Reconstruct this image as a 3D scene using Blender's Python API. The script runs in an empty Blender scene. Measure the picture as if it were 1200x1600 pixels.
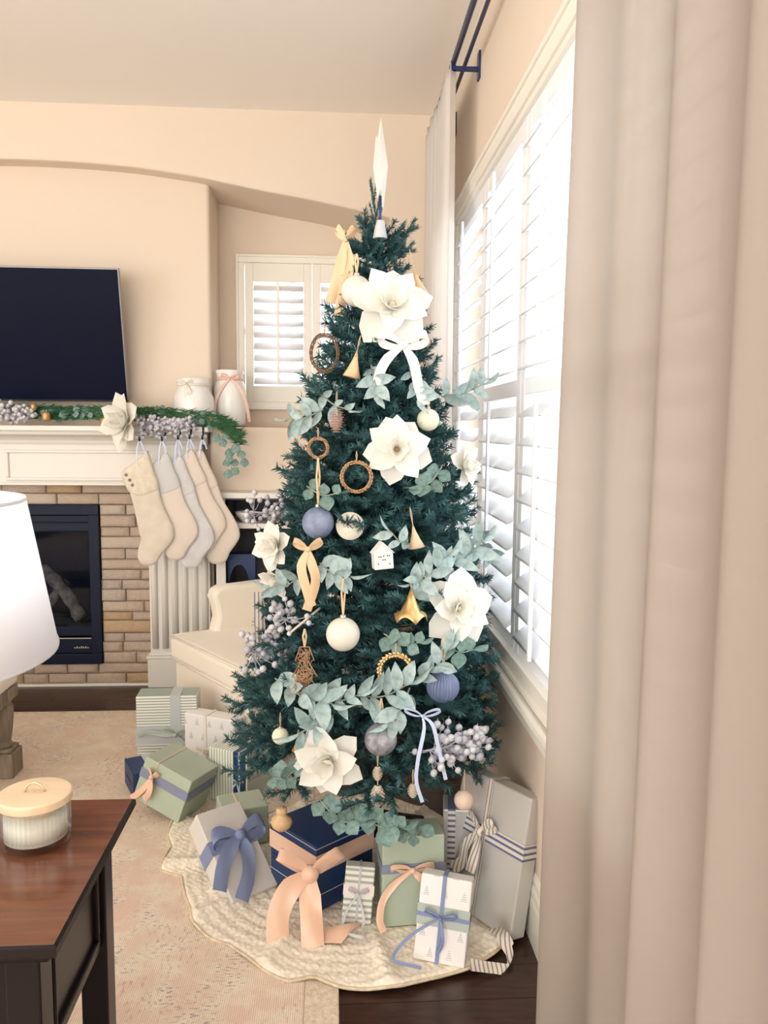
import bpy, bmesh, math, random
import numpy as np
from mathutils import Vector, Matrix, Euler, Quaternion
random.seed(7)
sc = bpy.context.scene
COL = sc.collection
PI = math.pi
R = math.radians

# ------------------------------------------------------------------ camera
F = 1250.0                       # focal length in pixels of the 1200x1600 frame
pit, yaw, rol = R(5.9), R(3.72), R(0.5)
EYE = Vector((0, 0, 1.40))
_f = Vector((math.sin(yaw) * math.cos(pit), math.cos(yaw) * math.cos(pit), -math.sin(pit)))
_a = Vector((math.cos(yaw), -math.sin(yaw), 0)); _u = _a.cross(_f)
CR = _a * math.cos(rol) + _u * math.sin(rol)
CU = -_a * math.sin(rol) + _u * math.cos(rol)
camd = bpy.data.cameras.new('camera'); cam = bpy.data.objects.new('camera', camd); COL.objects.link(cam)
camd.sensor_fit = 'VERTICAL'; camd.sensor_height = 32; camd.lens = F / 1600 * 32; camd.clip_start = 0.05
cam.matrix_world = Matrix(((CR.x, CU.x, -_f.x, EYE.x), (CR.y, CU.y, -_f.y, EYE.y), (CR.z, CU.z, -_f.z, EYE.z), (0, 0, 0, 1)))
sc.camera = cam

def ray(x, y):
    return CR * ((x - 600) / F) - CU * ((y - 800) / F) + _f
def at(x, y, ax, v):             # point on the plane axis = v seen at pixel x, y
    d = ray(x, y); return EYE + d * ((v - EYE[ax]) / d[ax])
def gr(x, y, z=0.0): return at(x, y, 2, z)
def atY(x, y, Y): return at(x, y, 1, Y)

# ------------------------------------------------------------------ world, lights, exposure
sc.view_settings.view_transform = 'Standard'
sc.view_settings.look = 'None'
sc.view_settings.exposure = 0.0
sc.view_settings.gamma = 1.0
sc.view_settings.use_curve_mapping = False
sc.cycles.max_bounces = 8; sc.cycles.diffuse_bounces = 4; sc.cycles.glossy_bounces = 3
sc.cycles.transmission_bounces = 6; sc.cycles.transparent_max_bounces = 8
sc.cycles.caustics_reflective = False; sc.cycles.caustics_refractive = False
sc.cycles.sample_clamp_indirect = 6
wd = bpy.data.worlds.new('sky'); sc.world = wd; wd.use_nodes = True
wd.node_tree.nodes['Background'].inputs[0].default_value = (0.90, 0.95, 1.0, 1)
wd.node_tree.nodes['Background'].inputs[1].default_value = 1.7
def area(name, loc, rot, sx, sy, power, col):
    l = bpy.data.lights.new(name, 'AREA'); l.shape = 'RECTANGLE'; l.size = sx; l.size_y = sy
    l.energy = power; l.color = col
    o = bpy.data.objects.new(name, l); COL.objects.link(o); o.location = loc; o.rotation_euler = rot
    return o
area('daylight_side_window', (1.5, 2.4, 1.9), (0, R(98), 0), 2.6, 3.2, 85, (0.93, 0.97, 1.0))   # bright sky outside the shuttered window
area('daylight_back_window', (0.0, 5.6, 2.2), (R(-100), 0, 0), 1.4, 1.4, 30, (0.85, 0.88, 1.0))
area('fill_rear', (-1.7, -2.95, 1.6), (R(122), 0, 0), 3.8, 2.3, 180, (1.0, 0.95, 0.88)) # added fill light behind the camera, aimed up to brighten the ceiling
area('fill_left', (-3.95, 0.4, 1.6), (0, R(-122), 0), 2.0, 3.2, 70, (1.0, 0.93, 0.85))  # second added fill, on the unseen left side, also tilted upward

# ------------------------------------------------------------------ materials
MATS = {}
class NT:
    def __init__(s, m): s.t = m.node_tree; s.b = s.t.nodes['Principled BSDF']
    def n(s, typ, **kw):
        nd = s.t.nodes.new(typ)
        for k, v in kw.items():
            if k.startswith('i_'): nd.inputs[k[2:].replace('_', ' ')].default_value = v
            else: setattr(nd, k, v)
        return nd
    def l(s, a, b): s.t.links.new(a, b)
    def math(s, op, a, b=None, c=None):
        nd = s.t.nodes.new('ShaderNodeMath'); nd.operation = op
        for i, v in enumerate((a, b, c)):
            if v is None: continue
            if isinstance(v, (int, float)): nd.inputs[i].default_value = v
            else: s.l(v, nd.inputs[i])
        return nd.outputs[0]
    def coord(s, kind='Object', sc=None):
        c = s.n('ShaderNodeTexCoord').outputs[kind]
        if sc:
            m = s.n('ShaderNodeMapping'); m.inputs['Scale'].default_value = sc; s.l(c, m.inputs[0]); return m.outputs[0]
        return c
    def mix(s, fac, a, b):
        nd = s.n('ShaderNodeMix', data_type='RGBA')
        for sock, v in ((nd.inputs[0], fac), (nd.inputs[6], a), (nd.inputs[7], b)):
            if isinstance(v, (int, float)): sock.default_value = v
            elif isinstance(v, tuple): sock.default_value = (*v[:3], 1)
            else: s.l(v, sock)
        return nd.outputs[2]
    def noise(s, scale, vec=None, detail=3, rough=.55):
        nd = s.n('ShaderNodeTexNoise'); nd.inputs['Scale'].default_value = scale
        nd.inputs['Detail'].default_value = detail; nd.inputs['Roughness'].default_value = rough
        if vec is not None: s.l(vec, nd.inputs['Vector'])
        return nd.outputs[0]
    def ramp(s, fac, *st):
        nd = s.n('ShaderNodeValToRGB'); s.l(fac, nd.inputs[0]); e = nd.color_ramp.elements
        while len(e) < len(st): e.new(.5)
        for q, (p, c) in zip(e, st): q.position = p; q.color = (*c, 1) if isinstance(c, tuple) else (c, c, c, 1)
        return nd.outputs[0]
    def bump(s, h, strength=.3, dist=.01):
        nd = s.n('ShaderNodeBump'); nd.inputs['Strength'].default_value = strength; nd.inputs['Distance'].default_value = dist
        s.l(h, nd.inputs['Height']); s.l(nd.outputs[0], s.b.inputs['Normal'])
def M(name, col=(.8, .8, .8), rough=.6, metal=0, var=None, bump=None, spec=.5, sheen=0, fn=None, sub=None, coat=0):
    if name in MATS: return MATS[name]
    m = bpy.data.materials.new(name); m.use_nodes = True; t = NT(m); b = t.b
    b.inputs['Base Color'].default_value = (*col, 1); b.inputs['Roughness'].default_value = rough
    b.inputs['Metallic'].default_value = metal; b.inputs['Specular IOR Level'].default_value = spec
    if sheen: b.inputs['Sheen Weight'].default_value = sheen
    if coat: b.inputs['Coat Weight'].default_value = coat
    if var:                                    # (scale, other colour)
        t.l(t.mix(t.ramp(t.noise(var[0], t.coord()), (.35, 0.), (.65, 1.)), col, var[1]), b.inputs['Base Color'])
    if bump: t.bump(t.noise(bump[0], t.coord(), 4), bump[1], bump[2] if len(bump) > 2 else .005)
    if fn: fn(t)
    MATS[name] = m; return m
def translucent(name, col, tr, transp=0.0, bump=None, rough=.8, weave=None):
    m = bpy.data.materials.new(name); m.use_nodes = True; t = NT(m); b = t.b
    b.inputs['Base Color'].default_value = (*col, 1); b.inputs['Roughness'].default_value = rough; b.inputs['Specular IOR Level'].default_value = .1
    tl = t.n('ShaderNodeBsdfTranslucent'); tl.inputs[0].default_value = (*[min(1, c * 1.0) for c in col], 1)
    mx = t.n('ShaderNodeMixShader'); mx.inputs[0].default_value = tr
    t.l(b.outputs[0], mx.inputs[1]); t.l(tl.outputs[0], mx.inputs[2]); out = mx.outputs[0]
    if transp:
        tp = t.n('ShaderNodeBsdfTransparent'); m2 = t.n('ShaderNodeMixShader'); m2.inputs[0].default_value = transp
        t.l(out, m2.inputs[1]); t.l(tp.outputs[0], m2.inputs[2]); out = m2.outputs[0]
    t.l(out, t.t.nodes['Material Output'].inputs[0])
    if bump: t.bump(t.noise(bump[0], t.coord(), 4), bump[1], bump[2])
    MATS[name] = m; return m

def f_rug(t):
    c = t.coord(); big = t.noise(2.2, c, 4); mid = t.noise(11, c, 5, .7)
    base = t.mix(t.ramp(big, (.38, 0.), (.62, 1.)), (.76, .62, .48), (.77, .57, .46))
    base = t.mix(t.ramp(mid, (.42, 0.), (.6, .8)), base, (.84, .74, .60))
    dash = t.noise(1, t.coord(sc=(55, 160, 1)), 2); patch = t.noise(5.5, c, 3)
    k = t.math('MULTIPLY', t.ramp(dash, (.56, 0.), (.62, 1.)), t.ramp(patch, (.48, 0.), (.6, .75)))
    base = t.mix(k, base, (.22, .21, .25))
    d2 = t.math('MULTIPLY', t.ramp(t.noise(1, t.coord(sc=(90, 40, 1)), 2), (.58, 0.), (.64, .5)), t.ramp(t.noise(3.1, c), (.5, 0.), (.6, 1.)))
    base = t.mix(d2, base, (.50, .27, .24))
    t.l(base, t.b.inputs['Base Color'])
    w = t.n('ShaderNodeTexWave'); w.inputs['Scale'].default_value = 60; t.l(c, w.inputs[0])
    t.bump(t.math('ADD', t.noise(160, c, 3), w.outputs[1]), .5, .002)
def f_stripe(a, b, freq, duty, ax):
    def fn(t):
        s = t.n('ShaderNodeSeparateXYZ'); t.l(t.coord(), s.inputs[0])
        v = t.math('FRACT', t.math('MULTIPLY', s.outputs[ax], freq))
        t.l(t.mix(t.math('LESS_THAN', v, duty), a, b), t.b.inputs['Base Color'])
    return fn
def f_trees(a, b, f=16.0):
    def fn(t):
        s = t.n('ShaderNodeSeparateXYZ'); t.l(t.coord(), s.inputs[0])
        row = t.math('FLOOR', t.math('MULTIPLY', s.outputs[2], f))
        u = t.math('FRACT', t.math('ADD', t.math('MULTIPLY', t.math('ADD', s.outputs[0], s.outputs[1]), f), t.math('MULTIPLY', row, .5)))
        v = t.math('FRACT', t.math('MULTIPLY', s.outputs[2], f))
        w = t.math('MULTIPLY', t.math('SUBTRACT', .78, v), .34)
        ins = t.math('MULTIPLY', t.math('LESS_THAN', t.math('ABSOLUTE', t.math('SUBTRACT', u, .5)), w), t.math('GREATER_THAN', v, .25))
        ins = t.math('MULTIPLY', ins, t.math('LESS_THAN', t.math('FRACT', t.math('MULTIPLY', v, 9.)), .6))
        t.l(t.mix(ins, a, b), t.b.inputs['Base Color'])
    return fn
def f_wood(a, b, sx=(2, 30, 30)):
    def fn(t):
        t.l(t.mix(t.ramp(t.noise(1.5, t.coord(sc=sx), 5, .6), (.35, 0.), (.65, 1.)), a, b), t.b.inputs['Base Color'])
    return fn
def f_stone(a, b, c2):
    def fn(t):
        c = t.coord(); inf = t.n('ShaderNodeObjectInfo')
        v = t.n('ShaderNodeVectorMath', operation='ADD'); t.l(c, v.inputs[0]); t.l(inf.outputs['Location'], v.inputs[1])
        k = t.mix(t.ramp(t.noise(9, v.outputs[0], 6, .7), (.35, 0.), (.62, 1.)), a, b)
        k = t.mix(t.ramp(t.noise(30, v.outputs[0], 5, .75), (.52, 0.), (.70, .6)), k, c2)
        t.l(k, t.b.inputs['Base Color']); t.bump(t.noise(45, v.outputs[0], 6, .7), .8, .012)
    return fn
def f_knit(t):
    c = t.coord()
    v = t.n('ShaderNodeTexVoronoi'); v.inputs['Scale'].default_value = 70; t.l(c, v.inputs['Vector'])
    d = v.outputs['Distance']
    w = t.n('ShaderNodeTexWave', bands_direction='DIAGONAL'); w.inputs['Scale'].default_value = 26; w.inputs['Distortion'].default_value = 2.5; t.l(c, w.inputs[0])
    t.l(t.mix(t.ramp(d, (.35, 0.), (.95, .45)), (.90, .82, .69), (.62, .50, .37)), t.b.inputs['Base Color'])
    t.bump(t.math('ADD', t.math('MULTIPLY', d, -1.0), t.math('MULTIPLY', w.outputs[1], .15)), .6, .004)
def f_floor(t):
    t.l(t.mix(t.ramp(t.noise(3, t.coord(sc=(2, 25, 25)), 5, .6), (.35, 0.), (.7, 1.)), (.030, .014, .010), (.065, .030, .020)), t.b.inputs['Base Color'])
def f_mottle(a, b, s):
    def fn(t):
        t.l(t.mix(t.ramp(t.noise(s, t.coord(), 6, .7), (.38, 0.), (.62, 1.)), a, b), t.b.inputs['Base Color'])
    return fn

M('wall', (.775, .655, .535), .85, bump=(180, .08, .002)); M('ceiling', (.93, .89, .83), .9, bump=(90, .1, .002))
M('white_paint', (.76, .725, .66), .4); M('shutter', (.90, .92, .95), .35); M('cream_trim', (.86, .82, .73), .4)
M('floor', rough=.28, fn=f_floor); M('rug', rough=.95, spec=.1, fn=f_rug)
M('rug_border', (.80, .68, .53), .95, bump=(140, .8, .004), var=(70, (.62, .50, .38)))
M('jute', (.78, .66, .48), .95, bump=(130, .8, .004), var=(60, (.62, .5, .33)))
M('cabinet_dark', (.115, .11, .115), .6); M('black', (.012, .012, .016), .35); M('black_metal', (.02, .022, .035), .4, .6)
M('tv_screen', (.004, .006, .020), .35, spec=.06); M('tv_bezel', (.32, .31, .32), .35, .7)
M('insert_metal', (.006, .010, .028), .45, 0, spec=.2); M('insert_dark', (.008, .010, .018), .7, spec=.1)
M('log', rough=.9, fn=f_mottle((.22, .16, .10), (.07, .055, .045), 22)); M('vine_dark', (.20, .115, .07), .85); M('ash', (.05, .05, .045), .95, bump=(60, .8, .01))
M('steel', (.75, .75, .78), .3, 1); M('rod', (.035, .055, .16), .35, .5)
for i, cc in enumerate([((.72, .54, .40), (.82, .68, .55), (.50, .36, .28)), ((.78, .63, .50), (.85, .75, .63), (.55, .42, .34)),
                        ((.70, .47, .27), (.76, .58, .38), (.52, .33, .20)), ((.74, .58, .45), (.82, .66, .53), (.46, .35, .29)),
                        ((.66, .52, .42), (.80, .68, .57), (.38, .29, .25))]):
    M('stone_%s' % 'abcde'[i], rough=.9, spec=.2, fn=f_stone(*cc))
M('mortar', (.56, .43, .33), .95, bump=(60, .6, .01))
M('upholstery', (.82, .74, .62), .85, sheen=.3, bump=(350, .15, .001)); M('piping', (.55, .45, .33), .8)
M('knit', (.8, .7, .5), .95, fn=f_knit, spec=.1)
M('mahogany', rough=.22, coat=.3, fn=f_wood((.105, .034, .017), (.17, .060, .028), (3, 26, 3)))
M('ebony', (.010, .007, .007), .30, spec=.18); M('weathered', rough=.8, fn=f_wood((.30, .24, .17), (.18, .14, .10), (30, 30, 3)))
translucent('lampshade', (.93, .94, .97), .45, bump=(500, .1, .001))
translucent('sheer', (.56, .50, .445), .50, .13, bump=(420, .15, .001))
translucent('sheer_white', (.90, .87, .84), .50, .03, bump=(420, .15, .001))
translucent('petal', (.93, .91, .84), .25, rough=.6); translucent('petal_base', (.85, .78, .50), .25, rough=.6)
def leafmat(name, col, col2, tr=.15, rough=.65):
    m = translucent(name, col, tr, rough=rough); t = NT(m)
    t.l(t.mix(t.ramp(t.noise(3.5, t.coord(), 3), (.35, 0.), (.65, 1.)), col, col2), t.b.inputs['Base Color']); return m
leafmat('lambs_ear', (.30, .42, .42), (.56, .66, .64)); leafmat('eucalyptus', (.16, .27, .24), (.30, .41, .37))
leafmat('needles', (.030, .090, .102), (.085, .190, .188), .12, .5)
leafmat('garland_green', (.035, .115, .055), (.08, .20, .09), .12, .6)
M('needle_core', (.03, .06, .045), .9); M('bark', (.10, .075, .06), .9); M('stem', (.30, .34, .26), .8)
M('berry', (.50, .49, .52), .55, var=(40, (.68, .67, .70))); M('berry_dark', (.36, .36, .43), .55, var=(40, (.52, .52, .58)))
M('ball_white', (.74, .69, .60), .55, bump=(200, .15, .002)); M('ball_cream', (.80, .76, .58), .6)
M('ball_blue', rough=.5, fn=f_mottle((.13, .17, .30), (.28, .33, .45), 14)); M('ball_rib', (.15, .19, .32), .45)
M('ball_grey', rough=.35, fn=f_mottle((.16, .16, .18), (.45, .44, .47), 22)); M('ball_blush', (.74, .58, .48), .6)
M('cap', (.62, .58, .52), .35, .8); M('wood_light', rough=.5, fn=f_wood((.62, .40, .20), (.74, .52, .30), (20, 20, 4)))
M('wood_pale', rough=.5, fn=f_wood((.68, .49, .31), (.73, .55, .36), (4, 30, 4))); M('gold', (.78, .50, .22), .38, .75)
M('copper_leaf', (.52, .30, .13), .42, .6); M('twig', (.46, .27, .15), .8); M('twine', (.55, .42, .28), .9)
M('pinecone', (.50, .32, .27), .8); M('pinecone_pale', (.72, .62, .50), .8)
M('ribbon_tan', (.74, .52, .31), .38, sheen=.3); M('ribbon_peach', (.80, .52, .37), .32, sheen=.3)
M('ribbon_pink', (.82, .55, .46), .5); M('ribbon_white', (.88, .86, .86), .5)
M('ribbon_blush', (.84, .74, .73), .5); M('ribbon_blue', (.20, .25, .42), .55); M('ribbon_ice', (.55, .62, .80), .5)
M('ribbon_slate', (.22, .25, .36), .6); M('ribbon_sage', (.42, .47, .42), .6); M('ribbon_silver', (.50, .52, .52), .45)
M('ribbon_cream', (.80, .74, .64), .6)
M('ribbon_grain', rough=.7, fn=f_stripe((.78, .70, .58), (.30, .27, .30), 85, .35, 0))
M('ribbon_navy_stripe', rough=.7, fn=f_stripe((.70, .65, .58), (.13, .15, .26), 60, .42, 2))
M('paper_sage', (.40, .47, .36), .6, var=(4, (.44, .51, .40))); M('paper_navy', (.012, .036, .115), .45)
M('paper_silver', (.60, .585, .565), .28, .25, bump=(30, .08, .004)); M('paper_pale', (.68, .65, .61), .45, bump=(20, .1, .004))
M('paper_stripe_h', rough=.6, fn=f_stripe((.80, .77, .70), (.32, .38, .34), 85, .42, 2))
M('paper_stripe_small', rough=.6, fn=f_stripe((.80, .77, .70), (.36, .40, .35), 62, .45, 2))
M('paper_stripe_v', rough=.6, fn=f_stripe((.74, .75, .66), (.35, .42, .33), 80, .38, 0))
M('paper_trees', rough=.6, fn=f_trees((.82, .79, .77), (.45, .46, .50), 17)); M('paper_trees_small', rough=.6, fn=f_trees((.84, .80, .77), (.55, .55, .58), 20))
M('vase_white', (.88, .87, .84), .25); M('wax', (.82, .76, .64), .5)
M('linen_oat', (.64, .56, .46), .95, bump=(300, .4, .002), var=(16, (.70, .62, .53))); M('linen_grey', (.60, .58, .57), .95, bump=(300, .4, .002), var=(16, (.66, .65, .65)))
M('linen_pale', (.70, .61, .52), .95, bump=(300, .4, .002)); M('fur_oat', (.66, .59, .46), .95, bump=(90, .9, .006), var=(40, (.75, .68, .55)))
M('linen_silver', (.58, .58, .56), .95, bump=(240, .4, .002)); M('button', (.22, .18, .13), .5)
M('tin', (.80, .78, .74), .5); M('book_red', (.25, .08, .07), .6); M('navy_wood', (.012, .035, .12), .45); M('brass', (.72, .56, .30), .3, .9)
def glassmat():
    m = bpy.data.materials.new('ribbed_glass'); m.use_nodes = True; t = NT(m)
    g = t.n('ShaderNodeBsdfGlossy'); g.inputs[1].default_value = .04; tp = t.n('ShaderNodeBsdfTransparent'); tp.inputs[0].default_value = (.97, .985, .985, 1)
    fr = t.n('ShaderNodeLayerWeight'); fr.inputs[0].default_value = .5; mx = t.n('ShaderNodeMixShader'); t.l(t.math('MULTIPLY_ADD', fr.outputs[1], .28, .03), mx.inputs[0])
    t.l(tp.outputs[0], mx.inputs[1]); t.l(g.outputs[0], mx.inputs[2]); t.l(mx.outputs[0], t.t.nodes['Material Output'].inputs[0]); MATS['ribbed_glass'] = m
    m = bpy.data.materials.new('pane'); m.use_nodes = True; t = NT(m)
    g = t.n('ShaderNodeBsdfGlossy'); g.inputs[1].default_value = .02; tp = t.n('ShaderNodeBsdfTransparent'); mx = t.n('ShaderNodeMixShader'); mx.inputs[0].default_value = .06
    t.l(tp.outputs[0], mx.inputs[1]); t.l(g.outputs[0], mx.inputs[2]); t.l(mx.outputs[0], t.t.nodes['Material Output'].inputs[0]); MATS['pane'] = m
glassmat()
def fireglass():
    m = bpy.data.materials.new('fire_glass'); m.use_nodes = True; t = NT(m)
    g = t.n('ShaderNodeBsdfGlossy'); g.inputs[1].default_value = .03; tp = t.n('ShaderNodeBsdfTransparent'); tp.inputs[0].default_value = (.8, .85, .95, 1); mx = t.n('ShaderNodeMixShader'); mx.inputs[0].default_value = .012
    t.l(tp.outputs[0], mx.inputs[1]); t.l(g.outputs[0], mx.inputs[2]); t.l(mx.outputs[0], t.t.nodes['Material Output'].inputs[0]); MATS['fire_glass'] = m
fireglass()

# ------------------------------------------------------------------ mesh helpers
class MB:
    def __init__(s): s.v = []; s.f = []
    def add(s, vs, fs, mat=None):
        o = len(s.v); s.v += [tuple(mat @ Vector(p)) if mat else tuple(p) for p in vs]; s.f += [tuple(i + o for i in q) for q in fs]; return s
    def box(s, x0, x1, y0, y1, z0, z1, mat=None):
        vs = [(x, y, z) for z in (z0, z1) for y in (y0, y1) for x in (x0, x1)]
        return s.add(vs, [(0, 2, 3, 1), (4, 5, 7, 6), (0, 1, 5, 4), (2, 6, 7, 3), (0, 4, 6, 2), (1, 3, 7, 5)], mat)
    def cbox(s, c, d, mat=None):
        return s.box(c[0] - d[0] / 2, c[0] + d[0] / 2, c[1] - d[1] / 2, c[1] + d[1] / 2, c[2] - d[2] / 2, c[2] + d[2] / 2, mat)
    def lathe(s, prof, n=24, mat=None, c=(0, 0, 0), caps=True, rib=None):
        vs = []
        for r, z in prof:
            for i in range(n):
                a = 2 * PI * i / n; rr = r * (1 + (rib[1] * (1 if i % 2 else -1) if rib else 0))
                vs.append((c[0] + rr * math.cos(a), c[1] + rr * math.sin(a), c[2] + z))
        fs = [(k * n + i, k * n + (i + 1) % n, (k + 1) * n + (i + 1) % n, (k + 1) * n + i) for k in range(len(prof) - 1) for i in range(n)]
        if caps: fs += [tuple(range(n))[::-1], tuple((len(prof) - 1) * n + i for i in range(n))]
        return s.add(vs, fs, mat)
    def sphere(s, c, r, nu=10, nv=6, sq=1.0, mat=None):
        return s.lathe([(max(1e-5, r * math.sin(PI * k / nv)), -r * sq * math.cos(PI * k / nv)) for k in range(nv + 1)], nu, mat, c, False)
    def tube(s, pts, rad, n=6, closed=False):
        P = [Vector(p) for p in pts]; m = len(P); vs = []; up = None
        for i in range(m):
            if closed: d = P[(i + 1) % m] - P[i - 1]
            else: d = P[min(i + 1, m - 1)] - P[max(i - 1, 0)]
            if d.length < 1e-9: d = Vector((0, 0, 1))
            d.normalize()
            if up is None: up = Vector((0, 0, 1)) if abs(d.z) < .9 else Vector((1, 0, 0))
            a = d.cross(up)
            if a.length < 1e-6: a = d.orthogonal()
            a.normalize(); b = a.cross(d); up = b
            r = rad[i] if isinstance(rad, (list, tuple)) else rad
            for k in range(n): vs.append(tuple(P[i] + (a * math.cos(2 * PI * k / n) + b * math.sin(2 * PI * k / n)) * r))
        fs = [(i * n + k, i * n + (k + 1) % n, ((i + 1) % m) * n + (k + 1) % n, ((i + 1) % m) * n + k) for i in range(m if closed else m - 1) for k in range(n)]
        if not closed: fs += [tuple(range(n))[::-1], tuple((m - 1) * n + k for k in range(n))]
        return s.add(vs, fs)
    def grid(s, fn, nu, nv, closeu=False):
        vs = [tuple(fn(i / (nu if closeu else nu - 1), j / (nv - 1))) for j in range(nv) for i in range(nu)]
        fs = [(j * nu + i, j * nu + (i + 1) % nu, (j + 1) * nu + (i + 1) % nu, (j + 1) * nu + i) for j in range(nv - 1) for i in range(nu if closeu else nu - 1)]
        return s.add(vs, fs)
    def prism(s, poly, lo, hi, ax=1):           # polygon in the two other axes, extruded along ax
        def p(a, b, c): return {0: (c, a, b), 1: (a, c, b), 2: (a, b, c)}[ax]
        n = len(poly); vs = [p(a, b, lo) for a, b in poly] + [p(a, b, hi) for a, b in poly]
        return s.add(vs, [tuple(range(n)), tuple(range(2 * n - 1, n - 1, -1))] + [(i, i + n, (i + 1) % n + n, (i + 1) % n) for i in range(n)])
    def strip(s, pts, wv):                      # ribbon: path points with a width vector each
        P = [Vector(p) for p in pts]; W = [Vector(w) for w in wv]; s.thick = True; NC = 5; n = len(P); N = []
        for i in range(n):
            d = P[min(i + 1, n - 1)] - P[max(i - 1, 0)]; c = d.cross(W[i]); N.append(c.normalized() if c.length > 1e-9 else Vector((0, -1, 0)))
        def pt(i, j, h):
            u = j / (NC - 1) - .5; return tuple(P[i] + W[i] * u + N[i] * (h + W[i].length * .05 * math.sin(u * 5 + i * .45)))
        for h in (.0004, -.0004):
            o = len(s.v); s.v += [pt(i, j, h) for i in range(n) for j in range(NC)]
            s.f += [(o + i * NC + j, o + i * NC + j + 1, o + (i + 1) * NC + j + 1, o + (i + 1) * NC + j) for i in range(n - 1) for j in range(NC - 1)]
        for j in (0, NC - 1):
            o = len(s.v); s.v += [pt(i, j, h) for i in range(n) for h in (.0004, -.0004)]; s.f += [(o + 2 * i, o + 2 * i + 1, o + 2 * i + 3, o + 2 * i + 2) for i in range(n - 1)]
        return s
    def mesh(s, name, mat, smooth=True):
        me = bpy.data.meshes.new(name); me.from_pydata(s.v, [], s.f)
        bm = bmesh.new(); bm.from_mesh(me); bmesh.ops.recalc_face_normals(bm, faces=bm.faces); bm.to_mesh(me); bm.free()
        me.materials.append(MATS[mat] if isinstance(mat, str) else mat)
        me.polygons.foreach_set('use_smooth', [smooth] * len(me.polygons)); me.update(); return me
    def build(s, name, mat, parent=None, smooth=True, bevel=0, solid=0, loc=None, rot=None, sub=0, seg=2):
        if getattr(s, 'thick', False): solid = 0
        o = bpy.data.objects.new(name, s.mesh(name, mat, smooth)); return fin(o, parent, bevel, solid, loc, rot, sub, seg, smooth)
def fin(o, parent=None, bevel=0, solid=0, loc=None, rot=None, sub=0, seg=2, smooth=True):
    COL.objects.link(o)
    if parent: o.parent = parent
    if loc is not None: o.location = loc
    if rot is not None: o.rotation_euler = rot
    if sub: m = o.modifiers.new('s', 'SUBSURF'); m.levels = m.render_levels = sub
    if solid: m = o.modifiers.new('t', 'SOLIDIFY'); m.thickness = solid; m.offset = 0
    if bevel:
        m = o.modifiers.new('b', 'BEVEL'); m.width = bevel; m.segments = seg; m.limit_method = 'ANGLE'; m.angle_limit = R(40)
        m.harden_normals = False
        if smooth:
            try: o.data.set_sharp_from_angle(angle=R(50))
            except Exception: pass
    return o
def inst(name, me, parent=None, loc=None, rot=None, scale=None, mtx=None):
    o = bpy.data.objects.new(name, me); COL.objects.link(o)
    if parent: o.parent = parent
    if mtx is not None: o.matrix_local = mtx
    else:
        if loc is not None: o.location = loc
        if rot is not None: o.rotation_euler = rot
        if scale is not None: o.scale = scale if hasattr(scale, '__len__') else (scale,) * 3
    return o
def tag(o, label=None, cat=None, group=None, kind=None):
    if label: o['label'] = label
    if cat: o['category'] = cat
    if group: o['group'] = group
    if kind: o['kind'] = kind
    return o
def thing(name, label, cat, loc=(0, 0, 0), rot=(0, 0, 0), group=None, kind=None):
    o = bpy.data.objects.new(name, None); o.empty_display_size = .05; COL.objects.link(o)
    o.location = loc; o.rotation_euler = rot; return tag(o, label, cat, group, kind)
def struct(name, mb, mat, smooth=False, **k):
    return tag(mb.build(name, mat, None, smooth, **k), kind='structure')
def spline(ctrl, n):
    P = [Vector(p) for p in ctrl]; P = [P[0] * 2 - P[1]] + P + [P[-1] * 2 - P[-2]]; out = []
    for i in range(n):
        t = i / (n - 1) * (len(ctrl) - 1); k = min(int(t), len(ctrl) - 2); t -= k; a, b, c, d = P[k:k + 4]
        out.append(.5 * ((2 * b) + (c - a) * t + (2 * a - 5 * b + 4 * c - d) * t * t + (3 * b - a - 3 * c + d) * t ** 3))
    return out
def sq(x, a, b): return max(0., min(1., (x - a) / (b - a)))
# ================================================================== ROOM SHELL
XR = .562; YF = 4.26; YB = 4.37; YN = 4.72; XL = -4.0; YR = -3.0; ZC = 3.0
struct('ceiling', MB().box(XL, XR + .1, YR, YN + .3, ZC, ZC + .1), 'ceiling')
# floor: dark boards laid over a dark base
fl = struct('floor', MB().box(XL, XR, YR, YN, -.06, -.012), 'black')
rnd = random.Random(3)
pm = []
for k in range(4):
    L = (1.1, 1.4, 1.7, 2.1)[k]; pm.append((L, None))
pl_meshes = {}
for L in (1.1, 1.5, 1.9):
    o = MB().box(0, L - .002, 0, .123, -.012, 0).build('plank', 'floor', fl, False, bevel=.0012, seg=1); pl_meshes[L] = o.data
    bpy.data.objects.remove(o)
y = -.3
while y < 4.5:
    x = -2.9 + rnd.uniform(-.9, 0)
    while x < XR - .05:
        L = rnd.choice((1.1, 1.5, 1.9)); L2 = min(L, XR - .003 - x)
        inst('plank', pl_meshes[L], fl, (x, y, 0), None, (L2 / L, 1, 1)); x += L
    y += .125

# back wall: arched opening in front, chimney breast, window niche behind
ARCH = [(-3.6, 2.56), (-2.9, 2.66), (-2.3, 2.70)] + [(lambda q: (q.x, q.z))(atY(x_, y_, YF)) for x_, y_ in ((0, 248), (50, 249.5), (100, 252), (150, 255.5), (200, 260), (250, 267), (300, 275), (345, 284), (390, 294), (435, 303), (480, 311), (525, 321), (570, 331), (700, 362))]
def arch_z(X):                                   # lower edge of the arch on the front plane
    pts = ARCH
    for (a, b), (c, d) in zip(pts, pts[1:]):
        if a <= X <= c: return b + (d - b) * (X - a) / (c - a)
    return pts[0][1] if X < pts[0][0] else pts[-1][1]
xs = [-3.6 + i * .1 for i in range(39)]
XE = .3
poly = [(-4.0, 0.0), (-3.6, 0.0)] + [(x, arch_z(x)) for x in xs if x <= XE] + [(XE, arch_z(XE)), (XE, 1.405), (XE, 0)]
bw = MB()
prev = None
cols = [-4.0, -3.6] + xs[1:]
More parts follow.
